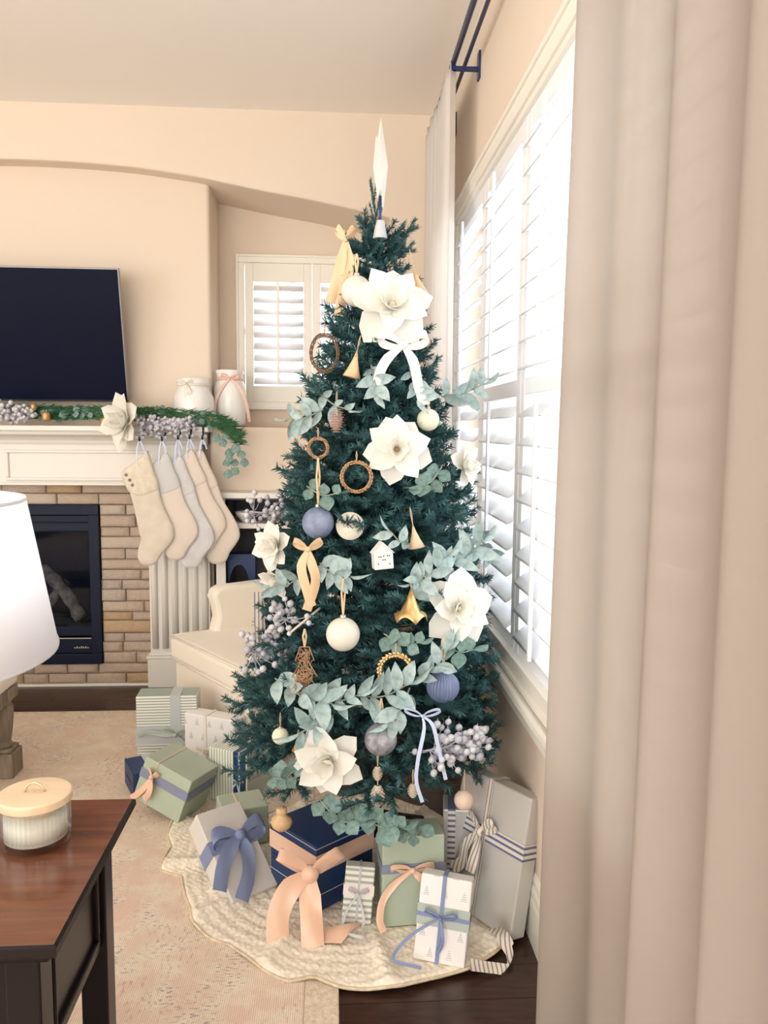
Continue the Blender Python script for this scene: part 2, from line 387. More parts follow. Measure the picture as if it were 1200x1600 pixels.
cols = sorted(set([round(c, 4) for c in cols if c <= XE] + [XE]))
for a, b in zip(cols, cols[1:]):
    za, zb = (0, 0) if b <= -3.6 else (arch_z(a), arch_z(b))
    bw.add([(a, YF, za), (b, YF, zb), (b, YF, ZC), (a, YF, ZC), (a, YN + .2, za), (b, YN + .2, zb), (b, YN + .2, ZC), (a, YN + .2, ZC)],
           [(0, 1, 2, 3), (4, 7, 6, 5), (0, 4, 5, 1)])
bw.add([(XE, YF, 0), (XR, YF, 0), (XR, YN + .2, 0), (XE, YN + .2, 0), (XE, YF, arch_z(XE)), (XR, YF, arch_z(XE)), (XR, YN + .2, arch_z(XE)), (XE, YN + .2, arch_z(XE)), (XE, YF, ZC), (XR, YF, ZC), (XR, YN + .2, ZC), (XE, YN + .2, ZC)], [(0, 1, 5, 4), (4, 5, 9, 8), (0, 4, 7, 3), (2, 3, 7, 6), (6, 7, 11, 10)])
seen = {}; nf = []; nv = []
for f in bw.f:
    g_ = []
    for i in f:
        key = tuple(round(c, 4) for c in bw.v[i])
        if key not in seen: seen[key] = len(nv); nv.append(key)
        g_.append(seen[key])
    nf.append(tuple(g_))
bw.v, bw.f = nv, nf
wb = struct('wall_back', bw, 'wall', bevel=.012)
z_fb0 = atY(160, 1035, 4.345).z; z_fb1 = atY(157, 788, 4.345).z; x_fb1 = atY(159, 900, 4.345).x; x_fb0 = x_fb1 - 1.02
wcb = MB(); wcb.box(-4.0, x_fb0 + .01, YB, YN + .1, 0, z_fb1); wcb.box(x_fb1 - .01, -.645, YB, YN + .1, 0, z_fb1); wcb.box(x_fb0 + .01, x_fb1 - .01, YB, YN + .1, 0, z_fb0)
struct('wall_chimney_breast', MB().box(-4.0, -.645, YB, YN + .1, z_fb1, ZC - .01), 'wall', bevel=.02, seg=4)
struct('wall_firebox_surround', wcb, 'wall')
# niche wall with a window opening
wl = atY(369, 398, YN); wr = wl.x + .86; wt = wl.z; wbz = atY(386, 640, YN).z
nw = MB(); nw.box(-.9, wl.x + .04, YN, YN + .15, 0, ZC); nw.box(wr - .04, XE + .05, YN, YN + .15, 0, ZC)
nw.box(wl.x + .04, wr - .04, YN, YN + .15, wt - .04, ZC); nw.box(wl.x + .04, wr - .04, YN, YN + .15, 0, wbz + .04)
struct('wall_niche', nw, 'wall')
struct('wall_niche_ledge', MB().box(-.645, XE, YF + .03, YN, 1.06, 1.405), 'wall', bevel=.018, seg=4)
# right wall with the big window
WY0, WY1, WZ0, WZ1 = 1.12, 3.68, .665, 2.33
rw = MB(); rw.box(XR, XR + .16, YR, WY0, 0, ZC); rw.box(XR, XR + .16, WY1, YN + .3, 0, ZC)
rw.box(XR, XR + .16, WY0, WY1, WZ1, ZC); rw.box(XR, XR + .16, WY0, WY1, 0, WZ0)
struct('wall_right', rw, 'wall')
# left wall and rear wall with openings added out of view for the fill lights
lw = MB(); lw.box(XL - .1, XL, YR, -1.3, 0, ZC); lw.box(XL - .1, XL, 2.1, YN + .3, 0, ZC); lw.box(XL - .1, XL, -1.3, 2.1, 0, .6); lw.box(XL - .1, XL, -1.3, 2.1, 2.75, ZC)
struct('wall_left', lw, 'wall')
rr = MB(); rr.box(XL, -3.7, YR - .1, YR, 0, ZC); rr.box(.3 + .3, XR + .1, YR - .1, YR, 0, ZC); rr.box(-3.7, .6, YR - .1, YR, 2.8, ZC); rr.box(-3.7, .6, YR - .1, YR, 0, .35)
struct('wall_rear', rr, 'wall')

# baseboards
def baseboard(name, y0, y1, x):
    prof = [(0, 0), (-.016, 0), (-.016, .115), (-.013, .125), (-.013, .145), (-.008, .155), (-.008, .172), (-.003, .185), (0, .187)]
    b = MB(); b.prism([(x + p, z) for p, z in prof], y0, y1, 1)
    return struct(name, b, 'cream_trim')
baseboard('baseboard_right', YR, YF, XR)

# ------------------------------------------------------------------ plantation shutters
def shutter_slat(L, w=.084, t=.011):
    prof = [(w / 2 * math.cos(a), t / 2 * math.sin(a)) for a in [2 * PI * k / 10 for k in range(10)]]
    b = MB(); n = len(prof)
    b.add([(p, y, q) for y in (0, L) for p, q in prof], [tuple(range(n)), tuple(range(2 * n - 1, n - 1, -1))] + [(i, i + n, (i + 1) % n + n, (i + 1) % n) for i in range(n)])
    return b
# window_1: local frame = world; slats run along Y
w1 = tag(bpy.data.objects.new('window_1', None), 'wide side window with white plantation shutters beside the tree', None, None, 'structure'); COL.objects.link(w1)
cas = MB()
def ring_y(mb, x0, x1, y0, y1, z0, z1, w):        # frame in the YZ plane
    mb.box(x0, x1, y0, y1, z1 - w, z1); mb.box(x0, x1, y0, y1, z0, z0 + w); mb.box(x0, x1, y0, y0 + w, z0 + w, z1 - w); mb.box(x0, x1, y1 - w, y1, z0 + w, z1 - w)
ring_y(cas, XR - .022, XR + .02, WY0 - .062, WY1 + .062, WZ0 - .005, WZ1 + .062, .062)
ring_y(cas, XR - .030, XR - .018, WY0 - .062, WY1 + .062, WZ0 - .005, WZ1 + .062, .016)
ring_y(cas, XR - .012, XR + .05, WY0 - .004, WY1 + .004, WZ0 - .004, WZ1 + .004, .022)
cas.build('window_frame', 'cream_trim', w1, False, bevel=.003)
MB().box(XR - .045, XR + .02, WY0 - .09, WY1 + .09, WZ0 - .045, WZ0 - .012).build('window_sill', 'cream_trim', w1, False, bevel=.008)
MB().box(XR - .018, XR + .0, WY0 - .07, WY1 + .07, WZ0 - .105, WZ0 - .045).build('sill_apron', 'cream_trim', w1, False, bevel=.006)
g = MB().box(XR + .131, XR + .134, WY0, WY1, WZ0, WZ1).build('pane', 'pane', w1, False)
gb = MB()
for yy in (WY0, 1.95, 2.83, WY1 - .05): gb.box(XR + .115, XR + .15, yy, yy + .05, WZ0, WZ1)
gb.box(XR + .118, XR + .147, WY0, WY1, 1.62, 1.66); gb.build('sash_bar', 'white_paint', w1, False)
PW = .64; ST = .05
XS = XR + .016
for k in range(4):
    y0 = (WY0 if k == 0 else 1.12 + PW * k) + .002; y1 = 1.12 + PW * (k + 1) - .002; slat_me = shutter_slat(y1 - y0 - 2 * ST - .006).mesh('slat', 'shutter')
    p = MB(); zt, zm, zb_ = WZ1 - .07, 1.53, WZ0 + .095
    p.box(XS - .014, XS + .014, y0, y0 + ST, WZ0 + .01, WZ1 - .01); p.box(XS - .014, XS + .014, y1 - ST, y1, WZ0 + .01, WZ1 - .01)
    p.box(XS - .013, XS + .013, y0 + ST, y1 - ST, zt, WZ1 - .01); p.box(XS - .013, XS + .013, y0 + ST, y1 - ST, WZ0 + .01, zb_); p.box(XS - .013, XS + .013, y0 + ST, y1 - ST, zm - .025, zm + .025)
    po = p.build('shutter_panel', 'shutter', w1, False, bevel=.002)
    for z0, z1, n, ang in ((zm + .025, zt, 9, R(28)), (zb_, zm - .025, 9, R(38))):
        for j in range(n):
            z = z0 + (z1 - z0) * (j + .5) / n
            inst('slat', slat_me, po, (XS, y0 + ST + .003, z), (0, -ang, 0))
        ym = (y0 + y1) / 2
        MB().box(XS - .052, XS - .042, ym - .008, ym + .008, z0 + .02, z1 - .01).build('tilt_rod', 'shutter', po, False, bevel=.002)
# window_2 in the niche: slats along X
w2 = tag(bpy.data.objects.new('window_2', None), 'small window with white shutters in the wall niche behind the tree', None, None, 'structure'); COL.objects.link(w2)
def ring_x(mb, y0, y1, x0, x1, z0, z1, w):
    mb.box(x0, x1, y0, y1, z1 - w, z1); mb.box(x0, x1, y0, y1, z0, z0 + w); mb.box(x0, x0 + w, y0, y1, z0 + w, z1 - w); mb.box(x1 - w, x1, y0, y1, z0 + w, z1 - w)
c = MB(); ring_x(c, YN - .025, YN + .02, wl.x, wr, wbz, wt, .045); ring_x(c, YN - .034, YN - .02, wl.x, wr, wbz, wt, .014)
c.build('window_frame', 'cream_trim', w2, False, bevel=.003)
MB().box(wl.x, wr, YN + .1, YN + .104, wbz, wt).build('pane', 'pane', w2, False)
sb = MB(); sb.box(wl.x + .3, wl.x + .33, YN + .09, YN + .12, wbz, wt); sb.box(wl.x, wr, YN + .094, YN + .116, (wbz + wt) / 2, (wbz + wt) / 2 + .04); sb.build('sash_bar', 'white_paint', w2, False)
px0, px1 = wl.x + .05, wr - .05; s2z0, s2z1 = atY(395, 603, YN).z, atY(395, 440, YN).z
for (a, b) in ((px0, (px0 + px1) / 2 - .002), ((px0 + px1) / 2 + .002, px1)):
    p = MB(); p.box(a, a + .045, YN - .012, YN + .014, wbz + .045, wt - .045); p.box(b - .045, b, YN - .012, YN + .014, wbz + .045, wt - .045)
    p.box(a + .045, b - .045, YN - .012, YN + .014, s2z1, wt - .045); p.box(a + .045, b - .045, YN - .012, YN + .014, wbz + .045, s2z0)
    po = p.build('shutter_panel', 'cream_trim', w2, False, bevel=.002)
    me = shutter_slat(b - a - .096).mesh('slat', 'shutter')
    n = 9
    for j in range(n): inst('slat', me, po, (a + .048, YN, s2z0 + (s2z1 - s2z0) * (j + .5) / n), Matrix.Rotation(R(-90), 4, 'Z').to_euler() if False else Euler((0, R(35), R(-90)), 'XYZ'))
    MB().box((a + b) / 2 - .006, (a + b) / 2 + .006, YN - .048, YN - .038, s2z0 + .01, s2z1 - .01).build('tilt_rod', 'cream_trim', po, False)

# ------------------------------------------------------------------ curtains and rods
rod = thing('curtain_rod', 'dark blue double curtain rod under the ceiling above the window', 'curtain rod', (.46, 3.2, 2.8))
for dx, dz, r_, nm in ((-.0, 0, .011, 'rod'), (.045, -.004, .008, 'inner_rod')):
    MB().tube([(dx, -2.9, dz), (dx, .72, dz)], r_, 10).build(nm, 'rod', rod)
for yy in (-2.2, -.0, .6):
    b = MB(); b.box(.0, XR - .46, yy - .008, yy + .008, -.03, -.016); b.box(XR - .468, XR - .46, yy - .02, yy + .02, -.06, .04); b.box(-.008, .008, yy - .006, yy + .006, -.03, -.01)
    b.build('bracket', 'rod', rod, False)
def curtain(name, label, y0, y1, x_top, x_bot, zt, folds, amp, mat, seed, ypow=1.0, lean=0.0, top_jag=0.0):
    rn = random.Random(seed); ph = [rn.uniform(0, 6.28) for _ in range(6)]; nu, nv = folds * 16, 40
    def fn(u, v):
        z = zt * (1 - v) + .012 * v
        s = u + .02 * math.sin(2 * PI * u * 1.3 + ph[0]) + .012 * v * math.sin(2 * PI * u * 2.1 + ph[1])
        a = amp * (.55 + .45 * v) * (1 + .35 * math.sin(u * 9 + ph[2]))
        w = math.sin(2 * PI * folds * s + ph[3] + .5 * math.sin(v * 3 + ph[4]) * v)
        w2 = math.sin(2 * PI * folds * .5 * s + ph[5] + v * 1.2)
        x = x_top + (x_bot - x_top) * v + a * w + a * .5 * w2 * v
        y = y0 + (y1 - y0) * (u ** ypow) + lean * v * (1 - u) + a * .6 * math.cos(2 * PI * folds * s + ph[3]) 
        return (x, y, z + top_jag * (1 if w > 0 else 0) * (1 - v) * .0)
    th = thing(name, label, 'curtain', (0, 0, 0))
    MB().grid(fn, nu, nv).build('panel', mat, th, True, solid=.0012)
    return th
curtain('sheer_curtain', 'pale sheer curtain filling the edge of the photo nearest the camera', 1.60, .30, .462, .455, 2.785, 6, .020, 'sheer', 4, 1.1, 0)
curtain('sheer_curtain', 'white sheer curtain gathered in the far corner behind the tree', 3.18, 3.98, .455, .465, 2.80, 8, .024, 'sheer_white', 9)

# ------------------------------------------------------------------ television
tvb = atY(201, 628, 4.27); tvt = atY(185, 418, 4.12)
tv = thing('television', 'large black flat television mounted above the mantel garland', 'television', (tvb.x - .75, 4.34, tvb.z))
tilt = math.atan2(.10, tvt.z - tvb.z) ; Ht = (tvt.z - tvb.z) * 1.02
Rt = Matrix.Translation((0, -.07, 0)) @ Matrix.Rotation(R(12), 4, 'X'); W = 1.5
tb = MB().box(-W / 2, W / 2, .0, .028, 0, Ht, Rt); tb.build('body', 'tv_bezel', tv, False, bevel=.003)
MB().box(-W / 2 + .006, W / 2 - .006, -.003, .001, .008, Ht - .006, Rt).build('screen', 'tv_screen', tv, False)
MB().box(-W / 2, W / 2, -.004, .002, 0, .009, Rt).build('lower_bezel', 'black', tv, False)
MB().box(-.2, .2, -.02, .026, .15, .5).build('wall_bracket', 'black_metal', tv, False)

# ------------------------------------------------------------------ fireplace: stones, insert, mantelpiece
YS = 4.345
zfr = atY(150, 758, 4.26).z                       # lower edge of the frieze
x_st1 = atY(236, 950, YS).x + .03; x_st0 = x_fb0 - .30
surr = thing('stone_surround', 'rough beige ledgestone facing around the black firebox', 'stone facing', ((x_st0 + x_st1) / 2, YS, 0))
bk = MB(); cx0 = (x_st0 + x_st1) / 2
for a in ((x_st0, x_fb0, 0, zfr), (x_fb1, x_st1, 0, zfr), (x_fb0, x_fb1, z_fb1, zfr), (x_fb0, x_fb1, 0, z_fb0)):
    bk.box(a[0] - cx0, a[1] - cx0, .006, .0249, a[2], a[3])
bk.build('mortar_bed', 'mortar', surr, False)
def brick_mesh(k):
    rn = random.Random(k); nx, nz = 6, 6; b = MB(); XP = [-.5, -.475, -.2, .2, .475, .5]; ZP = [-.5, -.43, -.15, .15, .43, .5]
    hs = {}
    for i in range(nx):
        for j in range(nz):
            e = (i in (0, nx - 1)) or (j in (0, nz - 1))
            hs[i, j] = -.009 - rn.uniform(0, .003) if e else -.014 - rn.uniform(0, .006)
    vs = [(XP[i], hs[i, j], ZP[j] * (1 + (rn.uniform(-.03, .03)))) for j in range(nz) for i in range(nx)]
    fs = [(j * nx + i, j * nx + i + 1, (j + 1) * nx + i + 1, (j + 1) * nx + i) for j in range(nz - 1) for i in range(nx - 1)]
    per = [(i, 0) for i in range(nx)] + [(nx - 1, j) for j in range(1, nz)] + [(i, nz - 1) for i in range(nx - 2, -1, -1)] + [(0, j) for j in range(nz - 2, 0, -1)]
    o = len(vs)
    for (i, j) in per: v = vs[j * nx + i]; vs.append((v[0], .01, v[2]))
    m = len(per); fs += [(per[q][1] * nx + per[q][0], o + q, o + (q + 1) % m, per[(q + 1) % m][1] * nx + per[(q + 1) % m][0]) for q in range(m)]
    b.add(vs, fs); return b
bms = [brick_mesh(k).mesh('brick', 'stone_%s' % 'abedabeabaed'[k % 12], True) for k in range(12)]
bm_c = brick_mesh(40).mesh('brick', 'stone_c', True)
rn = random.Random(11); rows = []
def fillrow(za, zb, xa, xb):
    x = xa
    while x < xb - .01:
        L = rn.uniform(.10, .27); 
        if xb - (x + L) < .06: L = xb - x
        o = inst('brick', rn.choice(bms) if rn.random() > .10 else bm_c, surr, (x + L / 2 - cx0, .002 - rn.uniform(0, .008), (za + zb) / 2), None, (L * .988, rn.uniform(.8, 1.3), (zb - za) * 1.0)); x += L
def rowsplit(a, b, h):
    n = max(1, round((b - a) / h)); e = [a]
    for i in range(n - 1): e.append(a + (b - a) * (i + 1) / n + rn.uniform(-.007, .007))
    return list(zip(e, e[1:] + [b]))
for za, zb in rowsplit(.012, z_fb0, .062): fillrow(za, zb, x_st0 + rn.uniform(0, .03), x_st1)
for za, zb in rowsplit(z_fb0, z_fb1, .058): fillrow(za, zb, x_fb1 + rn.uniform(0, .004), x_st1); fillrow(za, zb, x_st0, x_fb0)
for za, zb in rowsplit(z_fb1, zfr + .01, .062): fillrow(za, zb, x_st0, x_st1)
struct('trim_1', MB().box(x_st0, x_st1, YS - .03, YS + .02, 0, .012), 'cream_trim')

ins = thing('fireplace_insert', 'black gas fireplace insert with glass front and logs', 'fireplace', ((x_fb0 + x_fb1) / 2, YS, z_fb0))
hw = (x_fb1 - x_fb0) / 2; hh = z_fb1 - z_fb0
b = MB(); ring_x(b, -.03, .02, -hw, hw, 0, hh, .055); b.build('frame', 'insert_metal', ins, False, bevel=.003)
b = MB(); b.box(-hw + .05, hw - .05, -.004, .012, hh - .145, hh - .06); b.build('upper_louver', 'insert_metal', ins, False, bevel=.002)
b = MB(); b.box(-hw + .05, hw - .05, -.012, .004, hh - .10, hh - .094); b.box(-hw + .05, hw - .05, -.012, .004, hh - .148, hh - .142); b.build('louver_lip', 'insert_dark', ins, False)
b = MB(); b.box(-hw + .05, hw - .05, -.006, .012, .055, .135); b.box(-hw + .05, hw - .05, -.004, .012, .15, .20); b.build('lower_panel', 'insert_metal', ins, False, bevel=.002)
MB().box(-hw + .05, hw - .062, -.012, -.004, .136, .141).build('trim_line', 'steel', ins, False)
b = MB()
for k, (a, h_) in enumerate(((0, .5), (.010, .9), (.020, .6), (.030, 1.), (.039, .7), (.049, .9), (.058, .5))):
    b.box(hw - .155 + a * 1.2, hw - .155 + a * 1.2 + .007, -.0085, -.006, .082, .082 + .011 * h_)
b.build('maker_badge', 'steel', ins, False)
MB().box(-hw + .05, hw - .05, -.002, .0, .20, hh - .145).build('glass', 'fire_glass', ins, False)
b = MB(); b.box(-hw + .02, hw - .02, .40, .41, 0, hh); b.box(-hw + .02, -hw + .03, .01, .40, 0, hh); b.box(hw - .03, hw - .02, .01, .40, 0, hh); b.box(-hw + .02, hw - .02, .01, .40, .17, .18); b.box(-hw + .02, hw - .02, .01, .40, hh - .14, hh - .13)
b.build('firebox', 'insert_dark', ins, False)
MB().grid(lambda u, v: (-hw + .04 + u * (2 * hw - .08), .02 + v * .36, .185 + .02 * math.sin(u * 23) * math.sin(v * 9)), 24, 8).build('ash_bed', 'ash', ins)
for pts, r0 in (([(hw - .13, .05, .23), (hw - .22, .10, .36), (hw - .36, .14, .50)], .036), ([(hw - .40, .06, .22), (hw - .30, .10, .33), (hw - .24, .16, .42)], .03),
                ([(-.3, .08, .23), (0, .07, .24), (hw - .42, .12, .25)], .045), ([(-.35, .1, .25), (-.2, .12, .4), (-.05, .16, .5)], .035)):
    P = spline(pts, 9); MB().tube(P, [r0 * (1 + .18 * math.sin(i * 2.3)) for i in range(9)], 9).build('log', 'log', ins)

# mantelpiece (origin under its middle)
mx1 = atY(326, 672, 4.14).x; mx0 = cx0 * 2 - mx1; mc = cx0; ZM = 1.405
mant = thing('mantelpiece', 'cream painted wooden mantelpiece with fluted pilasters over the fireplace', 'mantelpiece', (mc, YB, 0))
def L_(x): return x - mc
MB().box(L_(mx0), L_(mx1), -.235, 0, ZM - .028, ZM).build('shelf', 'white_paint', mant, False, bevel=.006)
pr = [(-.21, ZM - .028), (-.205, ZM - .045), (-.18, ZM - .052), (-.155, ZM - .06), (-.135, ZM - .075), (-.128, ZM - .092), (0, ZM - .092), (0, ZM - .028)]
b = MB(); b.prism(pr, L_(mx0) + .03, L_(mx1) - .03, 0); b.build('crown_moulding', 'white_paint', mant, False)
zf = zfr
MB().box(L_(mx0) + .06, L_(mx1) - .06, -.105, 0, zf, ZM - .09).build('frieze', 'white_paint', mant, False, bevel=.003)
MB().box(L_(mx0) + .055, L_(mx1) - .055, -.118, 0, zf - .002, zf + .014).build('lower_bead', 'white_paint', mant, False, bevel=.004)
fx0 = atY(9, 720, 4.265).x; fx1 = atY(232, 720, 4.265).x; fz0 = atY(100, 751, 4.265).z; fz1 = atY(100, 703, 4.265).z
for a, c in ((fx0, fx1), (2 * mc - fx1, fx0 - .05)):
    b = MB(); ring_x(b, -.118, -.104, L_(a), L_(c), fz0, fz1, .016); b.build('frieze_panel', 'white_paint', mant, False, bevel=.004)
pxa = atY(233, 900, 4.29).x; pxb = atY(328, 900, 4.29).x
for side, (a, c) in (('r', (pxa, pxb)), ('l', (2 * mc - pxb, 2 * mc - pxa))):
    p = MB().box(L_(a), L_(c), -.08, 0, 0, zf).build('pilaster', 'white_paint', mant, False, bevel=.003)
    n = 6; w = (c - a) / n
    for i in range(n):
        xx = a + w * (i + .5)
        MB().tube([(L_(xx), -.08, .215), (L_(xx), -.08, zf - .05)], w * .33, 8).build('flute', 'white_paint', p)
    b = MB(); b.box(L_(a) - .014, L_(c) + .014, -.10, 0, 0, .16); b.box(L_(a) - .02, L_(c) + .02, -.106, 0, .16, .175); b.box(L_(a) - .008, L_(c) + .008, -.093, 0, .175, .19)
    b.build('plinth', 'white_paint', p, False, bevel=.004)

# ------------------------------------------------------------------ built-in shelf under the niche
sh_t = atY(400, 770, 4.18).z
sx0 = atY(338, 880, 4.20).x; cab = thing('built_in_shelf', 'white built-in shelf unit with dark interior beside the pilaster', 'shelf unit', (sx0, YF, 0))
CW = XE - .004 - sx0
MB().box(0, CW, -.085, .06, sh_t - .03, sh_t).build('top', 'white_paint', cab, False, bevel=.004)
for q_ in (0, CW - .05): MB().box(q_, q_ + .05, -.07, .06, 0, sh_t - .03).build('post', 'white_paint', cab, False, bevel=.003)
zsh = atY(400, 822, 4.2).z
MB().box(.05, CW - .05, -.065, .40, zsh - .013, zsh + .013).build('shelf', 'white_paint', cab, False, bevel=.002)
b = MB(); b.box(.03, CW - .03, .40, .42, 0, sh_t - .03); b.box(.04, .05, -.06, .4, 0, sh_t - .03); b.box(.05, CW - .05, -.06, .4, .40, .42); b.box(.04, CW - .04, -.05, .4, sh_t - .04, sh_t - .03)
b.build('interior', 'cabinet_dark', cab, False)
MB().box(.05, CW - .05, -.06, -.04, 0, .40).build('door', 'white_paint', cab, False)
bmesh_hole = atY(372, 905, 4.24)
ar = thing('arched_bookend', 'dark blue arch-shaped stand inside the built-in shelf', 'bookend', (bmesh_hole.x + .005, 4.25, .421))
out = [(-.085, 0), (-.085, .20), (.085, .20), (.085, 0), (.052, 0)] + [(.052 * math.cos(a), .09 + .075 * math.sin(a)) for a in [PI * k / 12 for k in range(13)]] + [(-.052, 0)]
kz = (atY(372, 866, 4.25).z - .421) / .20
MB().prism([(x, z * kz) for x, z in out], 0, .10, 1).build('arch', 'navy_wood', ar, False)
p = atY(385, 807, 4.23); wb_ = thing('white_dish', 'small white bowl on the upper shelf of the built-in unit', 'bowl', (p.x - .01, 4.28, zsh + .0135))
MB().lathe([(.001, .004), (.018, 0), (.022, .004), (.05, .035), (.056, .055), (.052, .055), (.045, .034), (.001, .012)], 20, caps=False).build('bowl_body', 'vase_white', wb_)
p = atY(402, 877, 4.25); zk = .421 
bkk = thing('stacked_book', 'dark red book lying inside the built-in shelf beside the blue arch', 'book', (p.x + .06, 4.27, .421))
MB().box(-.09, .09, -.02, .12, 0, .012).build('cover', 'book_red', bkk, False); MB().box(-.085, .087, -.017, .117, .012, .05).build('pages', 'wax', bkk, False); MB().box(-.09, .09, -.02, .12, .05, .062).build('cover', 'book_red', bkk, False)
# ================================================================== PLANT AND RIBBON PIECES
def petal(L, W, cup, curl, nu=7, nv=5, tip=.9, neck=.25):
    b = MB()
    def fn(u, v):
        t = v; w = W * (neck + (1 - neck) * math.sin(PI * min(1, t * 1.02) ** tip) ** .8) * (1 - t ** 7) if t > 0 else W * neck
        s = (u - .5) * 2
        ang = curl * t * t
        return (s * w / 2, -cup * W * (s * s) * math.sin(PI * min(1, t + .15)) * -1 + 0 - L * .25 * math.sin(ang), L * t * (1 - .15 * abs(math.sin(ang))))
    return b.grid(fn, nu, nv)
pet_me = [petal(1, .62, .28, .9).mesh('petal', 'petal'), petal(1, .55, .35, -.6).mesh('petal', 'petal'), petal(1, .66, .22, 1.5, tip=1.1).mesh('petal', 'petal')]
def leaf(L, W, cup, curl, mat, tip=.8, n=6, neck=.12):
    return petal(L, W, cup, curl, 5, n, tip, neck).mesh('leaf', mat)
ears = [leaf(1, .42, .25, .6, 'lambs_ear'), leaf(1, .36, .35, -.5, 'lambs_ear'), leaf(1, .48, .2, 1.0, 'lambs_ear')]
eucs = [leaf(1, .95, .10, .3, 'eucalyptus', 1.0, 7, .1), leaf(1, .85, .14, -.3, 'eucalyptus', 1.0, 7, .1)]
berry_me = MB().sphere((0, 0, 0), 1, 8, 6).mesh('berry', 'berry'); berry_dk = MB().sphere((0, 0, 0), 1, 8, 6).mesh('berry', 'berry_dark')
def look(d, roll=0.0):
    return Vector(d).to_track_quat('Z', 'Y').to_matrix().to_4x4() @ Matrix.Rotation(roll, 4, 'Z')
def put_leaf(name, me, parent, base, d, size, roll=0.0, wide=1.0):
    m = Matrix.Translation(base) @ look(d, roll) @ Matrix.Diagonal((size * wide, size * wide, size, 1))
    return inst(name, me, parent, mtx=m)
def magnolia(loc, d, r, label, seed, openness=1.0, group='magnolia flowers on the tree', cat='flower'):
    rn = random.Random(seed); t = thing('magnolia_flower', label, cat, loc); q = look(d, rn.uniform(0, 6))
    t.rotation_euler = q.to_euler()
    if group: t['group'] = group
    for n, el, sz, mi in ((4, 32, .78, 1), (5, 58, .98, 0), (5, 80, 1.05, 2)):
        for i in range(n):
            a = 2 * PI * (i + (.5 if n == 5 and el > 70 else 0)) / n + rn.uniform(-.2, .2); e = R(min(95, el * openness + rn.uniform(-8, 8)))
            dd = Vector((math.cos(a) * math.sin(e), math.sin(a) * math.sin(e), math.cos(e)))
            # petal inner side (+y of petal mesh after cup) should face the axis
            zax = dd; yax = Vector((math.cos(a) * -math.cos(e), math.sin(a) * -math.cos(e), math.sin(e))); xax = yax.cross(zax)
            m = Matrix(((xax.x, yax.x, zax.x, dd.x * .05 * r), (xax.y, yax.y, zax.y, dd.y * .05 * r), (xax.z, yax.z, zax.z, dd.z * .05 * r - .012), (0, 0, 0, 1)))
            s = r * sz * rn.uniform(.92, 1.08)
            inst('petal', pet_me[mi], t, mtx=m @ Matrix.Diagonal((s * rn.uniform(.95, 1.2), s, s, 1)))
    b = MB(); b.lathe([(.003, -.02), (.06 * r, 0), (.07 * r, .08 * r), (.04 * r, .16 * r), (.001, .2 * r)], 10, caps=False); b.build('stamen', 'copper_leaf' if seed == 3 else 'ball_cream', t)
    MB().tube([(0, 0, -.05), (0, 0, 0)], .003, 5).build('stem', 'stem', t)
    return t
def sprig(name, label, cat, path, mes, n, size, group=None, spread=50, parent_thing=True, seed=0, mat='stem', face=None, wide=1.0, tipleaf=True):
    rn = random.Random(seed); P = spline(path, 16); o = P[0].copy(); P = [p - o for p in P]
    t = thing(name, label, cat, o); 
    if group: t['group'] = group
    MB().tube(P, [.0028 - .0014 * i / 15 for i in range(16)], 5).build('stem', mat, t)
    for i in range(n):
        k = min(14, int(1 + (i // 2 * 2 + .5) / max(1, n) * 14)); tan = (P[k + 1] - P[k]).normalized()
        view = (face or Vector((0, -1, .1))).normalized(); side = tan.cross(view)
        side = side.normalized() if side.length > .1 else Vector((1, 0, 0))
        sg = 1 if i % 2 else -1; a = R(spread + rn.uniform(-28, 28))
        d = tan * math.cos(a) + side * sg * math.sin(a) + view * rn.uniform(-.15, .75)
        d.normalize(); xa = d.cross(view).normalized(); ya = d.cross(xa).normalized() * 1
        ya = -ya if ya.dot(view) < 0 else ya; xa = ya.cross(d)
        tw = Matrix.Rotation(rn.uniform(-.6, .6), 4, d)
        m = Matrix(((xa.x, ya.x, d.x, 0), (xa.y, ya.y, d.y, 0), (xa.z, ya.z, d.z, 0), (0, 0, 0, 1)))
        s = size * rn.uniform(.75, 1.15)
        inst('leaf', rn.choice(mes), t, mtx=Matrix.Translation(P[k]) @ tw @ m @ Matrix.Diagonal((s * wide, s, s, 1)))
    if tipleaf:
        d = (P[15] - P[13]).normalized(); inst('leaf', mes[0], t, mtx=Matrix.Translation(P[15]) @ look(d, PI) @ Matrix.Diagonal((size, size, size, 1)))
    return t
def berries(loc, dirs, label, n, seed, size=.0095, name='berry_spray', group='grey berry sprays', spread=.07, me=None, cat='berries', half=(1, 1, 1)):
    rn = random.Random(seed); t = thing(name, label, cat, loc)
    if group: t['group'] = group
    d = Vector(dirs); b = MB()
    for i in range(n):
        k = rn.random(); base = d * k * .75
        off = Vector((rn.gauss(0, 1), rn.gauss(0, .6), rn.gauss(0, .8))); off.normalize(); off *= spread * rn.uniform(.35, 1) * (1.15 - .5 * k)
        off = Vector((off.x * half[0], off.y * half[1], off.z * half[2]))
        p = d * min(1, k * .85 + .1) + off; s = size * rn.uniform(.75, 1.15)
        inst('berry', (me or berry_me) if rn.random() < .75 else berry_dk, t, p, (rn.random(), rn.random(), 0), (s, s, s * 1.1))
        b.tube([base, (base + p) / 2 + Vector((0, 0, -.006)), p + (p - base).normalized() * size * 1.5], [.0016, .0013, .0012], 4)
    b.tube([d * -.1, d * .5, d * 1.0], .0025, 5)
    b.build('stem', 'berry_dark', t); return t
